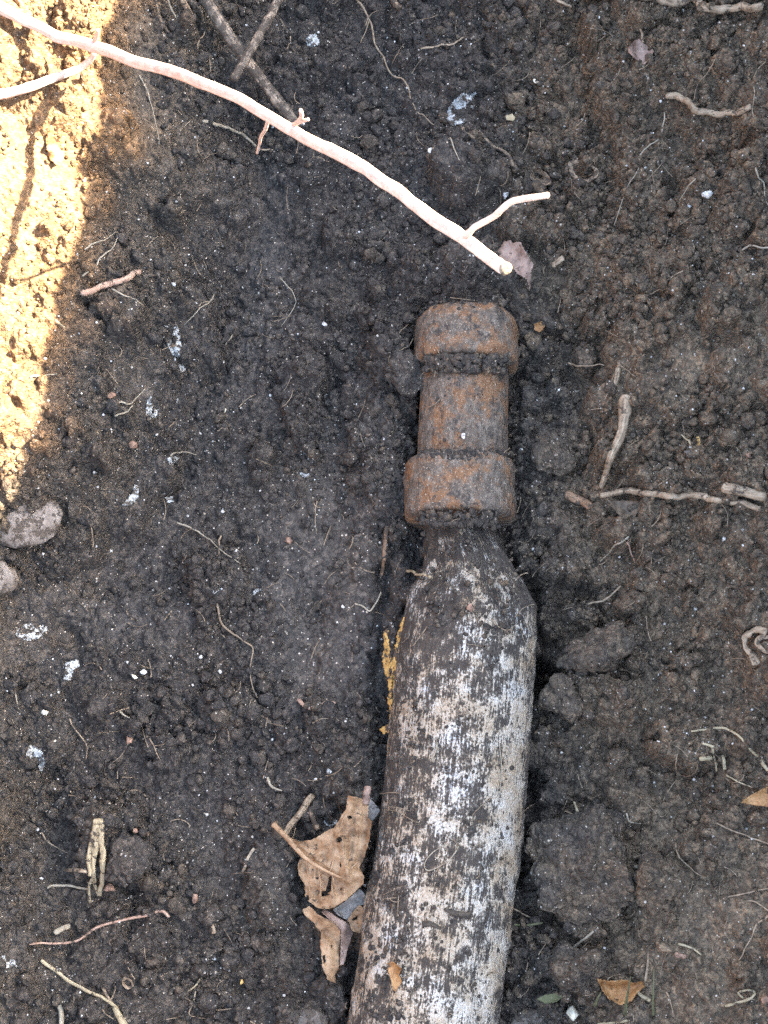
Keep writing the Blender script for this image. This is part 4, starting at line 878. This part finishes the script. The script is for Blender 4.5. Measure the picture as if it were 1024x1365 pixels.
vn = [(big(110, 350), big(520, 670), 2.2, 0.0008), (big(300, 530), big(330, 790), 1.4, 0.0004), (big(380, 690), big(385, 800), 1.4, 0.0004), (big(480, 640), big(610, 590), 1.6, 0.0006), (big(430, 610), big(480, 400), 1.4, 0.0005), (big(490, 380), big(545, 640), 2.5, 0.0012), (big(350, 570), big(440, 420), 1.3, 0.0004), (big(450, 650), big(450, 800), 1.4, 0.0005), (big(590, 240), big(560, 560), 2.0, -0.0010)]
leaf_sheet('blade', upper, up_z, 'leaf_tan', lf.location, hol, 3.2, 0.00028, 0.0042, 0.7, [(a, b, w, h * 2.0) for a, b, w, h in vn], 1, lf)
C = catmull([P(*big(108, 345), LZ - 0.001), P(*big(190, 430), LZ), P(*big(290, 540), LZ + 0.0012), P(*big(400, 612), LZ + 0.0017), P(*big(530, 672), LZ + 0.0020)], 40)
link('stalk', tube_mesh('stalk', C, np.interp(np.linspace(0, 1, 40), [0, 0.05, 0.3, 1], [0.0014, 0.0011, 0.0010, 0.0004]), 0.8, 8, 0.1, 2, np.array(lf.location)), M['leaf_tan'], lf)
C = catmull([P(*big(662, 130), LZ + 0.003), P(*big(655, 170), LZ + 0.004), P(*big(650, 225), LZ + 0.003)], 20)
link('rolled_tip', tube_mesh('rolled_tip', C, np.full(20, 0.0015), 0.8, 9, 0.12, 6, np.array(lf.location)), M['leaf_pink'], lf)
leaf_sheet('underside', bigl([(668, 190), (700, 220), (735, 265), (715, 300), (690, 325), (664, 312)]), zplane(500, 1080, LZ - 0.004, 0, 0), 'leaf_grey', lf.location, (), 3, 0.0003, 0.0006, 0.4, None, 2, lf)
def vein(pts, w):
    C = catmull([P(*big(*p), up_z(*big(*p)) + 0.0012) for p in pts], 16)
    link('vein', tube_mesh('vein', C, taper(16, w, 1.0, 0.4), 0.9, 6, 0.1, 3, np.array(lf.location)), M['leaf_tan'], lf)
for pts in ([(440, 632), (470, 520), (490, 400), (540, 260)], [(340, 575), (400, 480), (450, 400)], [(500, 660), (570, 600), (620, 560)], [(300, 545), (310, 650), (325, 780)], [(370, 595), (385, 700), (388, 820)], [(455, 640), (465, 720), (450, 815)]): vein(pts, 0.00038)
l2 = empty('torn_leaf', P(445, 1250, 0.006), 'torn folded pale tan leaf below the big crumpled leaf', 'leaf')
leaf_sheet('blade', bigl([(278, 850), (320, 828), (345, 850), (365, 875), (420, 900), (470, 935), (502, 965), (500, 1080), (497, 1170), (470, 1240), (472, 1282), (430, 1262), (395, 1185), (383, 1050), (388, 985), (362, 960), (350, 930), (300, 890)]),
           lambda x, y: 0.013 - 0.00003 * (y - 1230) + 0.0016 * math.sin((x - 420) / 9.0), 'leaf_tan', l2.location, [bigl([(395, 1120), (410, 1115), (416, 1155), (408, 1165), (398, 1140)]), bigl([(448, 1055), (456, 1057), (452, 1072), (446, 1070)])], 3.2, 0.00028, 0.0030, 0.8,
           [(big(400, 1000), big(490, 1060), 1.3, 0.0004), (big(395, 1160), big(450, 1220), 1.3, 0.0004), (big(430, 920), big(440, 1240), 1.6, 0.0006)], 3, l2)
leaf_sheet('fold', bigl([(392, 862), (420, 850), (470, 885), (550, 930), (577, 975), (545, 1080), (520, 1172), (500, 1177), (506, 968), (440, 915)]), lambda x, y: 0.0115 - 0.00003 * (y - 1230) - 0.0004 * max(0, x - 458), 'leaf_pink', l2.location, (), 3.2, 0.00028, 0.0010, 0.5, None, 4, l2)
leaf_sheet('underside', bigl([(455, 852), (530, 800), (612, 728), (640, 750), (660, 785), (645, 815), (600, 832), (545, 912), (500, 890)]), zplane(465, 1205, 0.0105, 0.00004, 0), 'leaf_grey', l2.location, (), 3.2, 0.00028, 0.0012, 0.5, None, 5, l2)
leaf_sheet('flap', bigl([(545, 905), (575, 860), (612, 822), (635, 838), (660, 862), (640, 930), (618, 990), (570, 972)]), zplane(475, 1225, 0.0118, 0.00008, 0), 'leaf_tan', l2.location, [bigl([(570, 905), (605, 880), (600, 905), (575, 915)])], 3, 0.00028, 0.0014, 0.8, None, 6, l2)

ywz = lambda x, y: 0.0125 + 0.00035 * (x - 526)
for pl in ([(538, 822), (545, 826), (541, 850), (537, 862), (539, 885), (535, 905), (531, 930), (526, 960), (519, 958), (521, 930), (523, 905), (520, 890), (526, 868), (529, 848)], [(511, 842), (517, 838), (519, 862), (522, 880), (519, 905), (514, 900), (510, 880), (512, 860)], [(517, 905), (522, 900), (523, 925), (522, 945), (517, 938), (518, 920)], [(506, 972), (515, 966), (523, 966), (521, 973), (512, 979)]):
    leaf_sheet('splinter', pl, ywz, 'yellow_wood', yw.location, (), 2.4, 0.0016, 0.0022, 1.3, None, len(pl), yw, curl=0.0)
def lone_leaf(name, label, poly, mat, lift, gx, gy, crumple, seed, jag=0.6, cat='leaf', extra=None, veins=None, holes=()):
    cx = sum(p[0] for p in poly) / len(poly); cy = sum(p[1] for p in poly) / len(poly); p = S(cx, cy); z0 = p[2] + lift
    return leaf_sheet(name, poly, zplane(cx, cy, z0, gx, gy, extra), mat, p, holes, 2.6, 0.0003, crumple, jag, veins, seed, None, label, cat)
lone_leaf('dry_leaf', 'pinkish-brown curled leaf under the tip of the sunlit root', [(672, 322), (681, 320), (684, 324), (693, 322), (700, 334), (707, 345), (712, 352), (708, 362), (707, 388), (703, 372), (690, 365), (678, 352), (668, 345), (664, 334)], 'leaf_pink', 0.006, 0.00002, -0.00006, 0.0016, 11, 1.0, extra=lambda x, y: -0.004 * math.exp(-((x - 711) / 6) ** 2))
lone_leaf('dry_leaf', 'small heart-shaped brown leaf near the top edge', [(838, 62), (846, 54), (853, 51), (858, 58), (866, 60), (872, 68), (868, 76), (859, 86), (850, 80), (843, 74), (837, 70)], 'leaf_pink', 0.003, 0.00003, 0.00003, 0.0022, 12, 0.6, extra=lambda x, y: 0.003 * math.exp(-((x - 842) / 5) ** 2))
strand('leaf_stalk', 'tiny upright stalk above the small heart-shaped leaf', 'stalk', [(853, 41), (855, 48), (857, 58)], 3.4, 'tan_root', .8, 1, 1, lift=2)
def husk_leaf(label, cx, cy, rx, ry, ang, hole, seed, depth):
    pl = []
    for k in range(18):
        t = k / 18 * 2 * math.pi; x, y = rx * math.cos(t) * (1 + 0.12 * math.sin(3 * t + seed)), ry * math.sin(t)
        pl.append((cx + x * math.cos(ang) - y * math.sin(ang), cy + x * math.sin(ang) + y * math.cos(ang)))
    hp = [(cx + 1 + (p[0] - cx) * hole, cy + (p[1] - cy) * hole) for p in pl]
    def cup(x, y): return depth * (((x - cx) / rx) ** 2 + ((y - cy) / ry) ** 2) * 0.4
    return lone_leaf('seed_husk', label, pl, 'bark_root', -0.0002, 0, 0, 0.0012, seed, 0.7, 'husk', cup, None, [hp] if hole else ())
husk_leaf('oval tan seed husk with a dark hollow near the root tip', 720, 236, 15, 10, 0.6, 0.30, 21, 0.006)
husk_leaf('broken tan husk ring half sunk in soil beside the oval husk', 777, 228, 21, 14, 0.35, 0.70, 22, 0.004)
husk_leaf('curled tan husk scrap above the split straw', 170, 1311, 9, 7, 0.9, 0.5, 23, 0.004)
lone_leaf('leaf_scrap', 'brown translucent leaf scrap hanging under the level twig', [(812, 668), (830, 667), (850, 668), (872, 668), (866, 680), (850, 684), (838, 700), (828, 690), (820, 680)], 'leaf_dark', 0.001, 0, -0.00004, 0.0014, 13, 0.8)
lone_leaf('dry_leaf', 'orange-tan leaf tip entering from the edge above the lower bank', [(988, 1070), (998, 1062), (1012, 1054), (1030, 1046), (1040, 1078), (1020, 1075), (1004, 1073)], 'leaf_orange', 0.003, 0.00004, 0, 0.0012, 14, 0.6)
lone_leaf('dry_leaf', 'curled orange-brown leaf near the bottom beside grass blades', [(796, 1304), (812, 1308), (830, 1306), (845, 1310), (858, 1309), (860, 1316), (850, 1322), (843, 1334), (828, 1340), (812, 1332), (803, 1322)], 'leaf_orange', 0.005, 0, 0.00002, 0.0026, 15, 1.0, extra=lambda x, y: 0.003 * math.exp(-((y - 1306) / 5) ** 2))
lone_leaf('leaf_scrap', 'rust-orange leaf scrap stuck on the lower pipe', [(516, 1284), (524, 1282), (530, 1287), (536, 1292), (532, 1299), (536, 1308), (530, 1318), (527, 1322), (522, 1312), (519, 1300)], 'leaf_orange', 0.0010, 0, 0, 0.0008, 16, 0.8)
lone_leaf('leaf_scrap', 'curled orange leaf scrap glowing on the sunlit bank', [(64, 172), (72, 180), (80, 186), (85, 200), (84, 214), (76, 220), (66, 212), (62, 196)], 'leaf_orange', 0.003, -0.00005, 0, 0.0028, 17, 0.8)
lone_leaf('leaf_scrap', 'small ochre leaf scrap beside the end collar', [(712, 432), (722, 428), (729, 427), (726, 436), (719, 443), (713, 440)], 'leaf_orange', 0.0012, 0, 0, 0.0010, 18, 0.8)
lone_leaf('leaf_scrap', 'dull green leaf scrap by the smooth grey stone at the bottom', [(716, 1332), (728, 1326), (742, 1324), (750, 1329), (742, 1336), (728, 1338)], 'green_blade', 0.0015, 0, 0, 0.0012, 19, 0.7)
lone_leaf('leaf_scrap', 'cream leaf flake below the frosty white patch near the heart-shaped leaf', [(674, 154), (683, 151), (687, 157), (684, 161), (675, 159)], 'straw', 0.001, 0, 0, 0.0006, 20, 0.5)
# upright grass blades
def blade(label, pts, w):
    C = catmull([P(*q) for q in pts], 24); r = w * 0.5 * TH / 512 * (CAM[2] - C[0, 2])
    link('grass_shoot', tube_mesh('grass_shoot', C, taper(24, r, 1.0, 0.3), 0.25, 8, 0.05, int(pts[0][0])), M['green_blade'], None, C[0], label, 'grass')
zb = S(833, 1352)[2]
blade('green grass blade crossing in front of the curled orange leaf', [(833, 1354, zb), (836, 1330, zb + 0.010), (841, 1302, zb + 0.018)], 5)
blade('darker slim grass blade standing beside the curled orange leaf', [(871, 1354, zb), (871, 1325, zb + 0.008), (872, 1292, zb + 0.012)], 4)
blade('short bright grass blade at the foot of the curled orange leaf', [(793, 1341, zb + 0.001), (796, 1333, zb + 0.006), (801, 1323, zb + 0.009)], 5)

# pale curled bark at the edge
cb = empty('curled_bark', S(1000, 862), 'pale curled bark piece on the bank near the edge', 'bark')
strand('curl', None, None, [(1022, 842), (1008, 842), (998, 846), (991, 852), (992, 864), (1001, 872), (1008, 886)], 11, 'tan_root', .8, .7, .35, lift=0.6, parent=cb, rough=0.9, nth=12)
strand('curl', None, None, [(1024, 850), (1012, 852), (1010, 860), (1016, 868), (1024, 870)], 7, 'bark_root', .8, .7, .4, lift=0.5, parent=cb, rough=0.7)

# ------------------------------------------------------------------ stones, clods, flakes
def stone(name, label, cat, px, py, rx, ry, mat, hgt=0.7, ang=0.0, seed=0, rough=0.22, sink=0.35, cuts=0, tmpl=None, detail=0.0, group=None, loc=None, shrink=1.0):
    tv, tf = tmpl or (ICO3 if max(rx, ry) > 9 else ICO2)
    rough *= 1.5
    v = tv * (1 + rough * 2 * n3d(tv, 0.9, 900 + seed * 3)[:, None] + rough * 0.7 * n3d(tv, 0.35, 950 + seed * 3)[:, None] + detail * n3d(tv, 0.09, 990 + seed)[:, None])
    rs = np.random.default_rng(seed + 5)
    for k in range(cuts):
        nrm = rs.normal(size=3); nrm /= np.linalg.norm(nrm); dd = v @ nrm; lim = 0.50 + 0.28 * rs.random(); v = v - np.maximum(dd - lim, 0)[:, None] * nrm * 0.95
    if cuts and tmpl is None:
        bmh = bmesh.new()
        for q in range(9 + cuts):
            u = rs.normal(size=3); u /= np.linalg.norm(u); bmh.verts.new(u * rs.uniform(0.80, 1.08))
        res = bmesh.ops.convex_hull(bmh, input=bmh.verts[:]); bmesh.ops.delete(bmh, geom=[q for q in bmh.verts if not q.link_faces], context='VERTS')
        bmesh.ops.bevel(bmh, geom=bmh.edges[:] + bmh.verts[:], offset=0.06, segments=1, affect='EDGES'); bmesh.ops.triangulate(bmh, faces=bmh.faces[:])
        bmh.verts.index_update(); v = np.array([q.co[:] for q in bmh.verts]); tf = np.array([[w_.index for w_ in f_.verts] for f_ in bmh.faces]); bmh.free()
    p = S(px, py) if loc is None else loc; k = PXS(px, py, p[2]) * shrink
    v = v * np.array([rx * k, ry * k, min(rx, ry) * k * hgt]); ca, sa = math.cos(ang), math.sin(ang)
    v = np.stack([v[:, 0] * ca - v[:, 1] * sa, v[:, 0] * sa + v[:, 1] * ca, v[:, 2]], -1)
    p = p + np.array([0, 0, min(rx, ry) * k * hgt * (1 - 2 * sink)])
    me = mesh_np(name, v, tf, smooth_=cuts == 0)
    return link(name, me, mat if not isinstance(mat, str) else M[mat], None, p, label, cat, group)
stone('half_lit_stone', 'smooth grey stone on the bank, its outer half in sun', 'stone', 32, 690, 58, 37, 'grey_stone', 0.5, 0.22, 1, 0.24, 0.66)
stone('bank_stone', 'small grey-pink stone at the edge below the half-lit stone', 'stone', -4, 768, 24, 22, 'grey_stone', 0.5, 0.1, 2, 0.3, 0.8)
stone('white_stone', 'angular creamy white stone at the bottom edge', 'stone', 765, 1352, 14, 13, 'white_stone', 0.7, 0.5, 3, 0.30, 0.35, 3)
stone('smooth_stone', 'flat smooth mud-grey stone at the bottom edge beside the pipe', 'stone', 718, 1364, 38, 18, 'clay', 0.35, 0.05, 4, 0.14, 0.35)
stone('smooth_stone', 'low rounded mud-brown stone at the bottom edge under the torn leaf', 'stone', 405, 1366, 34, 20, 'clay', 0.35, 0.15, 5, 0.14, 0.35)
n3d_shift = np.array([[1, 0, 0], [0, 1, 0], [0, 0, 1.0]])
def clod(label, px, py, rx, ry, hgt, seed, ang=0.0, sink=0.3):
    o = stone('soil_clod', label, 'clod', px, py, rx, ry, M_CRUMB, hgt * 1.15, ang, seed, 0.34, sink - 0.10, 5, ICO5, 0.0)
    me = o.data; nv = len(me.vertices); co = np.zeros(nv * 3, np.float32); me.vertices.foreach_get('co', co); co = co.reshape(-1, 3).astype(float)
    me.polygons.foreach_set('use_smooth', np.ones(len(me.polygons), dtype=bool)); nn = co / np.linalg.norm(co, axis=1)[:, None]
    rs = np.random.default_rng(seed); R0 = np.abs(co).max()
    d = n3d(co, 0.0075, 1010 + seed) * 0.005
    for rad, cnt in ((0.0042, int(9 * (R0 / 0.01) ** 2)), (0.0022, int(60 * (R0 / 0.01) ** 2)), (0.0012, int(170 * (R0 / 0.01) ** 2))):
        ctr = co[rs.integers(0, nv, cnt)]; best = np.zeros(nv)
        for c0 in ctr:
            rq = rad * rs.uniform(0.6, 1.25); q = rq * rq - ((co - c0 + n3d_shift[seed % 3] * 0.0003) ** 2).sum(1); best = np.maximum(best, np.sqrt(np.maximum(q, 0)))
        d = d + best * 0.75
    d = d + n3d(co, 0.0016, 1020 + seed) * 0.0022
    co += nn * d[:, None]; me.vertices.foreach_set('co', co.astype(np.float32).ravel()); me.update()
    ta = me.attributes.new('tone', 'FLOAT', 'POINT'); ta.data.foreach_set('value', (0.34 + 0.9 * n3d(co, 0.006, 77)).astype(np.float32)); return o
ICO5 = ico(6)
clod('big rounded soil clod lying close beside the pipe', 770, 1160, 76, 66, 0.62, 31, 0.1)
ICO5 = ico(5)
clod('oblong soil lump overhanging the dark hollow beside the pipe', 798, 868, 42, 20, 0.8, 32, 0.35)
clod('rounded soil lump sitting inside the hollow beside the pipe', 752, 928, 19, 20, 0.7, 33, 0.0, 0.4)
clod('mid-sized soil clod beyond the big clod by the pale leaf sliver', 870, 1178, 30, 30, 0.7, 34)
clod('soil lump resting against the end collar groove', 540, 505, 24, 22, 0.8, 35)
clod('flattish soil clod beside the straw bundle', 170, 1155, 30, 24, 0.6, 36, 0.2)
clod('crumbly soil lump between the big clod and the curled orange leaf', 770, 1290, 28, 22, 0.7, 37, 0.4)
clod('soil lump beside the reddish collar and bark chip', 738, 604, 18, 22, 0.5, 38, 0.5, 0.45)

PEB = [  # label, px, py, rx, ry, material, cuts
 ('broken white pebble on the brown bank below the plump wavy root', 943, 259, 11, 9, 'grit', 5), ('tiny pale pebble stuck near the broken white pebble', 918, 274, 6, 5, 'lime', 3),
 ('orange-brown pebble beside the straw bundle foot', 146, 1184, 8, 9, 'orange_stone', 0), ('pink angular pebble above the straw bundle', 193, 1111, 7, 7, 'orange_stone', 3), ('smaller pink pebble touching the pink angular pebble', 181, 1107, 5, 5, 'orange_stone', 3),
 ('orange crumbly pebble on the floor beyond the straw bundle', 259, 1198, 8, 8, 'orange_stone', 2), ('reddish oval seed lying on the floor', 172, 986, 8, 6, 'orange_stone', 0),
 ('bright white chip beside a tan chip on the floor', 191, 896, 6, 8, 'grit', 4), ('tan chip beside the bright white chip', 179, 901, 7, 4, 'white_stone', 3), ('rounded pale pebble above the broad white flake', 60, 949, 8, 6, 'white_stone', 1),
 ('yellow speck of stone by the dark pit near the bottom', 321, 1309, 5, 5, 'yellow_wood', 2), ('pinkish pebble on the floor by the long sloping rootlet', 385, 721, 6, 6, 'orange_stone', 2),
 ('round white pebble in the crumbs beside the Y-shaped rootlet', 458, 808, 4, 5, 'grit', 0), ('white grain on the floor beside the pinkish leaf root tip', 574, 202, 5, 5, 'grit', 2), ('round white pebble below the frosty white patch', 634, 213, 5, 4, 'grit', 1),
 ('powdery pale pebble above the side rootlet of the sunlit root', 674, 261, 9, 7, 'lime', 2), ('orange pebble by the yellowish bent twig scrap', 905, 1272, 6, 7, 'orange_stone', 2), ('second orange pebble touching the first by the bent twig scrap', 912, 1275, 5, 5, 'orange_stone', 2),
 ('pink pebble at the edge in the lower corner', 1019, 1332, 7, 7, 'orange_stone', 1), ('orange angular flake on the brown bank above the level twig', 960, 574, 6, 5, 'orange_stone', 4), ('orange flake just above the stubby root chunk', 998, 608, 5, 5, 'orange_stone', 4),
 ('round pale pebble at the top edge beside the heart-shaped leaf', 714, 108, 5, 4, 'white_stone', 1), ('pale tan pebble on the floor near the middle', 298, 547, 5, 6, 'white_stone', 2), ('round grey pebble on the floor by the powdery streak', 232, 380, 5, 5, 'grit', 1),
 ('white grit lump beside the sunlit root on the dark floor', 433, 432, 5, 5, 'grit', 2), ('white square chip on the floor above the big dry leaf', 439, 1029, 5, 5, 'lime', 4), ('pale chip near the bottom between big leaf and straw', 293, 896, 5, 4, 'grit', 2),
 ('grey-white pebble stuck on the sleeve of the coupling', 618, 581, 4, 6, 'grit', 2), ('half-buried grey pebble near the short leaning straw', 919, 606, 10, 9, 'clay', 0), ('pink pebble beside the pale pebble by the wall foot', 178, 593, 7, 8, 'orange_stone', 1),
 ('orange-pink crumb on the bank above the hooked rootlets', 149, 527, 5, 8, 'orange_stone', 2), ('ochre chip on the shoulder of the pipe', 627, 812, 6, 11, 'orange_stone', 3),
]
for k, (lb, px, py, rx, ry, mt, cu) in enumerate(PEB):
    stone('pebble' if 'seed' not in lb and 'shell' not in lb else ('seed' if 'seed' in lb else 'shell_scrap'), lb, 'seed' if 'seed' in lb else ('shell' if 'shell' in lb else 'pebble'), px, py, rx, ry, mt, 0.7 if 'shoulder' not in lb else 0.25, k * 0.7, 40 + k, 0.30, 0.44, cu + 2, shrink=0.85 if mt in ('grit', 'lime', 'white_stone') else 0.95)

# powdery white crusts and flakes clinging to the soil
def crust(label, poly, thr, seed, name='lime_crust', lift=0.0004, zoff=0):
    cx = sum(p[0] for p in poly) / len(poly); cy = sum(p[1] for p in poly) / len(poly); org = S(cx, cy, 0, H)
    x0, x1 = min(p[0] for p in poly), max(p[0] for p in poly); y0, y1 = min(p[1] for p in poly), max(p[1] for p in poly); st = 1.5
    nx = int((x1 - x0) / st) + 2; ny = int((y1 - y0) / st) + 2
    gx, gy = np.meshgrid(x0 + np.arange(nx) * st, y0 + np.arange(ny) * st)
    ns = fbm(gx, gy, 13, 4, 1100 + seed)
    V = np.array([S(a, b, 0.00005 + lift, H) for a, b in zip(gx.ravel(), gy.ravel())]) - org
    V[:, 2] += (ns.ravel() - thr) * 0.0012
    F = []
    for f in grid_faces(nx, ny):
        a = gx.ravel()[f].mean(); b = gy.ravel()[f].mean()
        if in_poly(a, b, poly) and ns.ravel()[f].mean() > thr: F.append(tuple(f[::-1]))
    if not F: return
    me = bpy.data.meshes.new(name); me.from_pydata([tuple(v) for v in V], [], F)
    bm = bmesh.new(); bm.from_mesh(me); bmesh.ops.delete(bm, geom=[v for v in bm.verts if not v.link_faces], context='VERTS')
    bmesh.ops.recalc_face_normals(bm, faces=bm.faces)
    if sum(f.normal.z for f in bm.faces) < 0: bmesh.ops.reverse_faces(bm, faces=bm.faces)
    # keep the largest connected piece and its big neighbours
    seen = set(); comps = []
    for f in bm.faces:
        if f in seen: continue
        st_ = [f]; seen.add(f); cc = []
        while st_:
            q = st_.pop(); cc.append(q)
            for e in q.edges:
                for g in e.link_faces:
                    if g not in seen: seen.add(g); st_.append(g)
        comps.append(cc)
    comps.sort(key=len, reverse=True)
    for cc in comps[3:]: bmesh.ops.delete(bm, geom=cc, context='FACES')
    thicken(bm, 0.0005)
    bm.to_mesh(me); bm.free()
    link(name, me, M['lime'], None, org, label, 'crust')
def el(cx, cy, rx, ry, ang=0.0, n=14):
    return [(cx + rx * math.cos(t) * math.cos(ang) - ry * math.sin(t) * math.sin(ang), cy + rx * math.cos(t) * math.sin(ang) + ry * math.sin(t) * math.cos(ang)) for t in [k / n * 2 * math.pi for k in range(n)]]
crust('frosty white powdery patch where the bent brown twig begins', el(622, 142, 34, 17, -0.75), -0.03, 1)
crust('powdery white streak down the foot of the sunlit bank', [(222, 436), (236, 432), (241, 450), (242, 475), (248, 494), (243, 498), (234, 482), (226, 466), (218, 450)], -0.10, 2)
crust('curved white flake on the bank below the hooked rootlets', [(180, 646), (186, 650), (185, 664), (176, 674), (163, 674), (172, 664), (178, 656)], -0.4, 3, 'white_flake')
crust('white flake beside the level short rootlet', [(224, 612), (232, 608), (239, 612), (234, 619), (226, 620)], -0.4, 4, 'white_flake')
crust('small white flake beyond the curved white flake', [(220, 664), (230, 662), (233, 668), (224, 672)], -0.4, 5, 'white_flake')
crust('speckled white crust in the middle of the dark floor', el(409, 622, 12, 16), -0.08, 6)
crust('broad white flake near the edge of the lower floor', [(34, 996), (46, 994), (58, 1003), (61, 1018), (57, 1030), (48, 1016), (38, 1008)], -0.4, 7, 'white_flake')
crust('grey-white crust near the edge above the rounded pale pebble', el(42, 842, 22, 12, -0.3), -0.06, 8)
crust('pale square flake between grey-white crust and white chip', [(88, 884), (104, 880), (108, 888), (98, 894), (94, 912), (86, 914)], -0.25, 9, 'white_flake')
crust('faint white crust near the edge by the long flat straw', el(8, 1282, 14, 9), -0.10, 10)
crust('thin white crust at the dark foot of the bank above the white flake', el(203, 545, 8, 16), -0.05, 11)
crust('small white crust beside the powdery tan twig scrap in the big leaf', el(441, 1096, 9, 6), -0.2, 12)
crust('white crust speck beside the S-shaped brown rootlet', el(292, 790, 8, 7), -0.12, 13)
crust('second white crust speck near the S-shaped brown rootlet', el(345, 792, 7, 7), -0.12, 14)
crust('pale crust on the floor between the sunlit root and winding rootlet', el(417, 56, 9, 8), -0.15, 15)
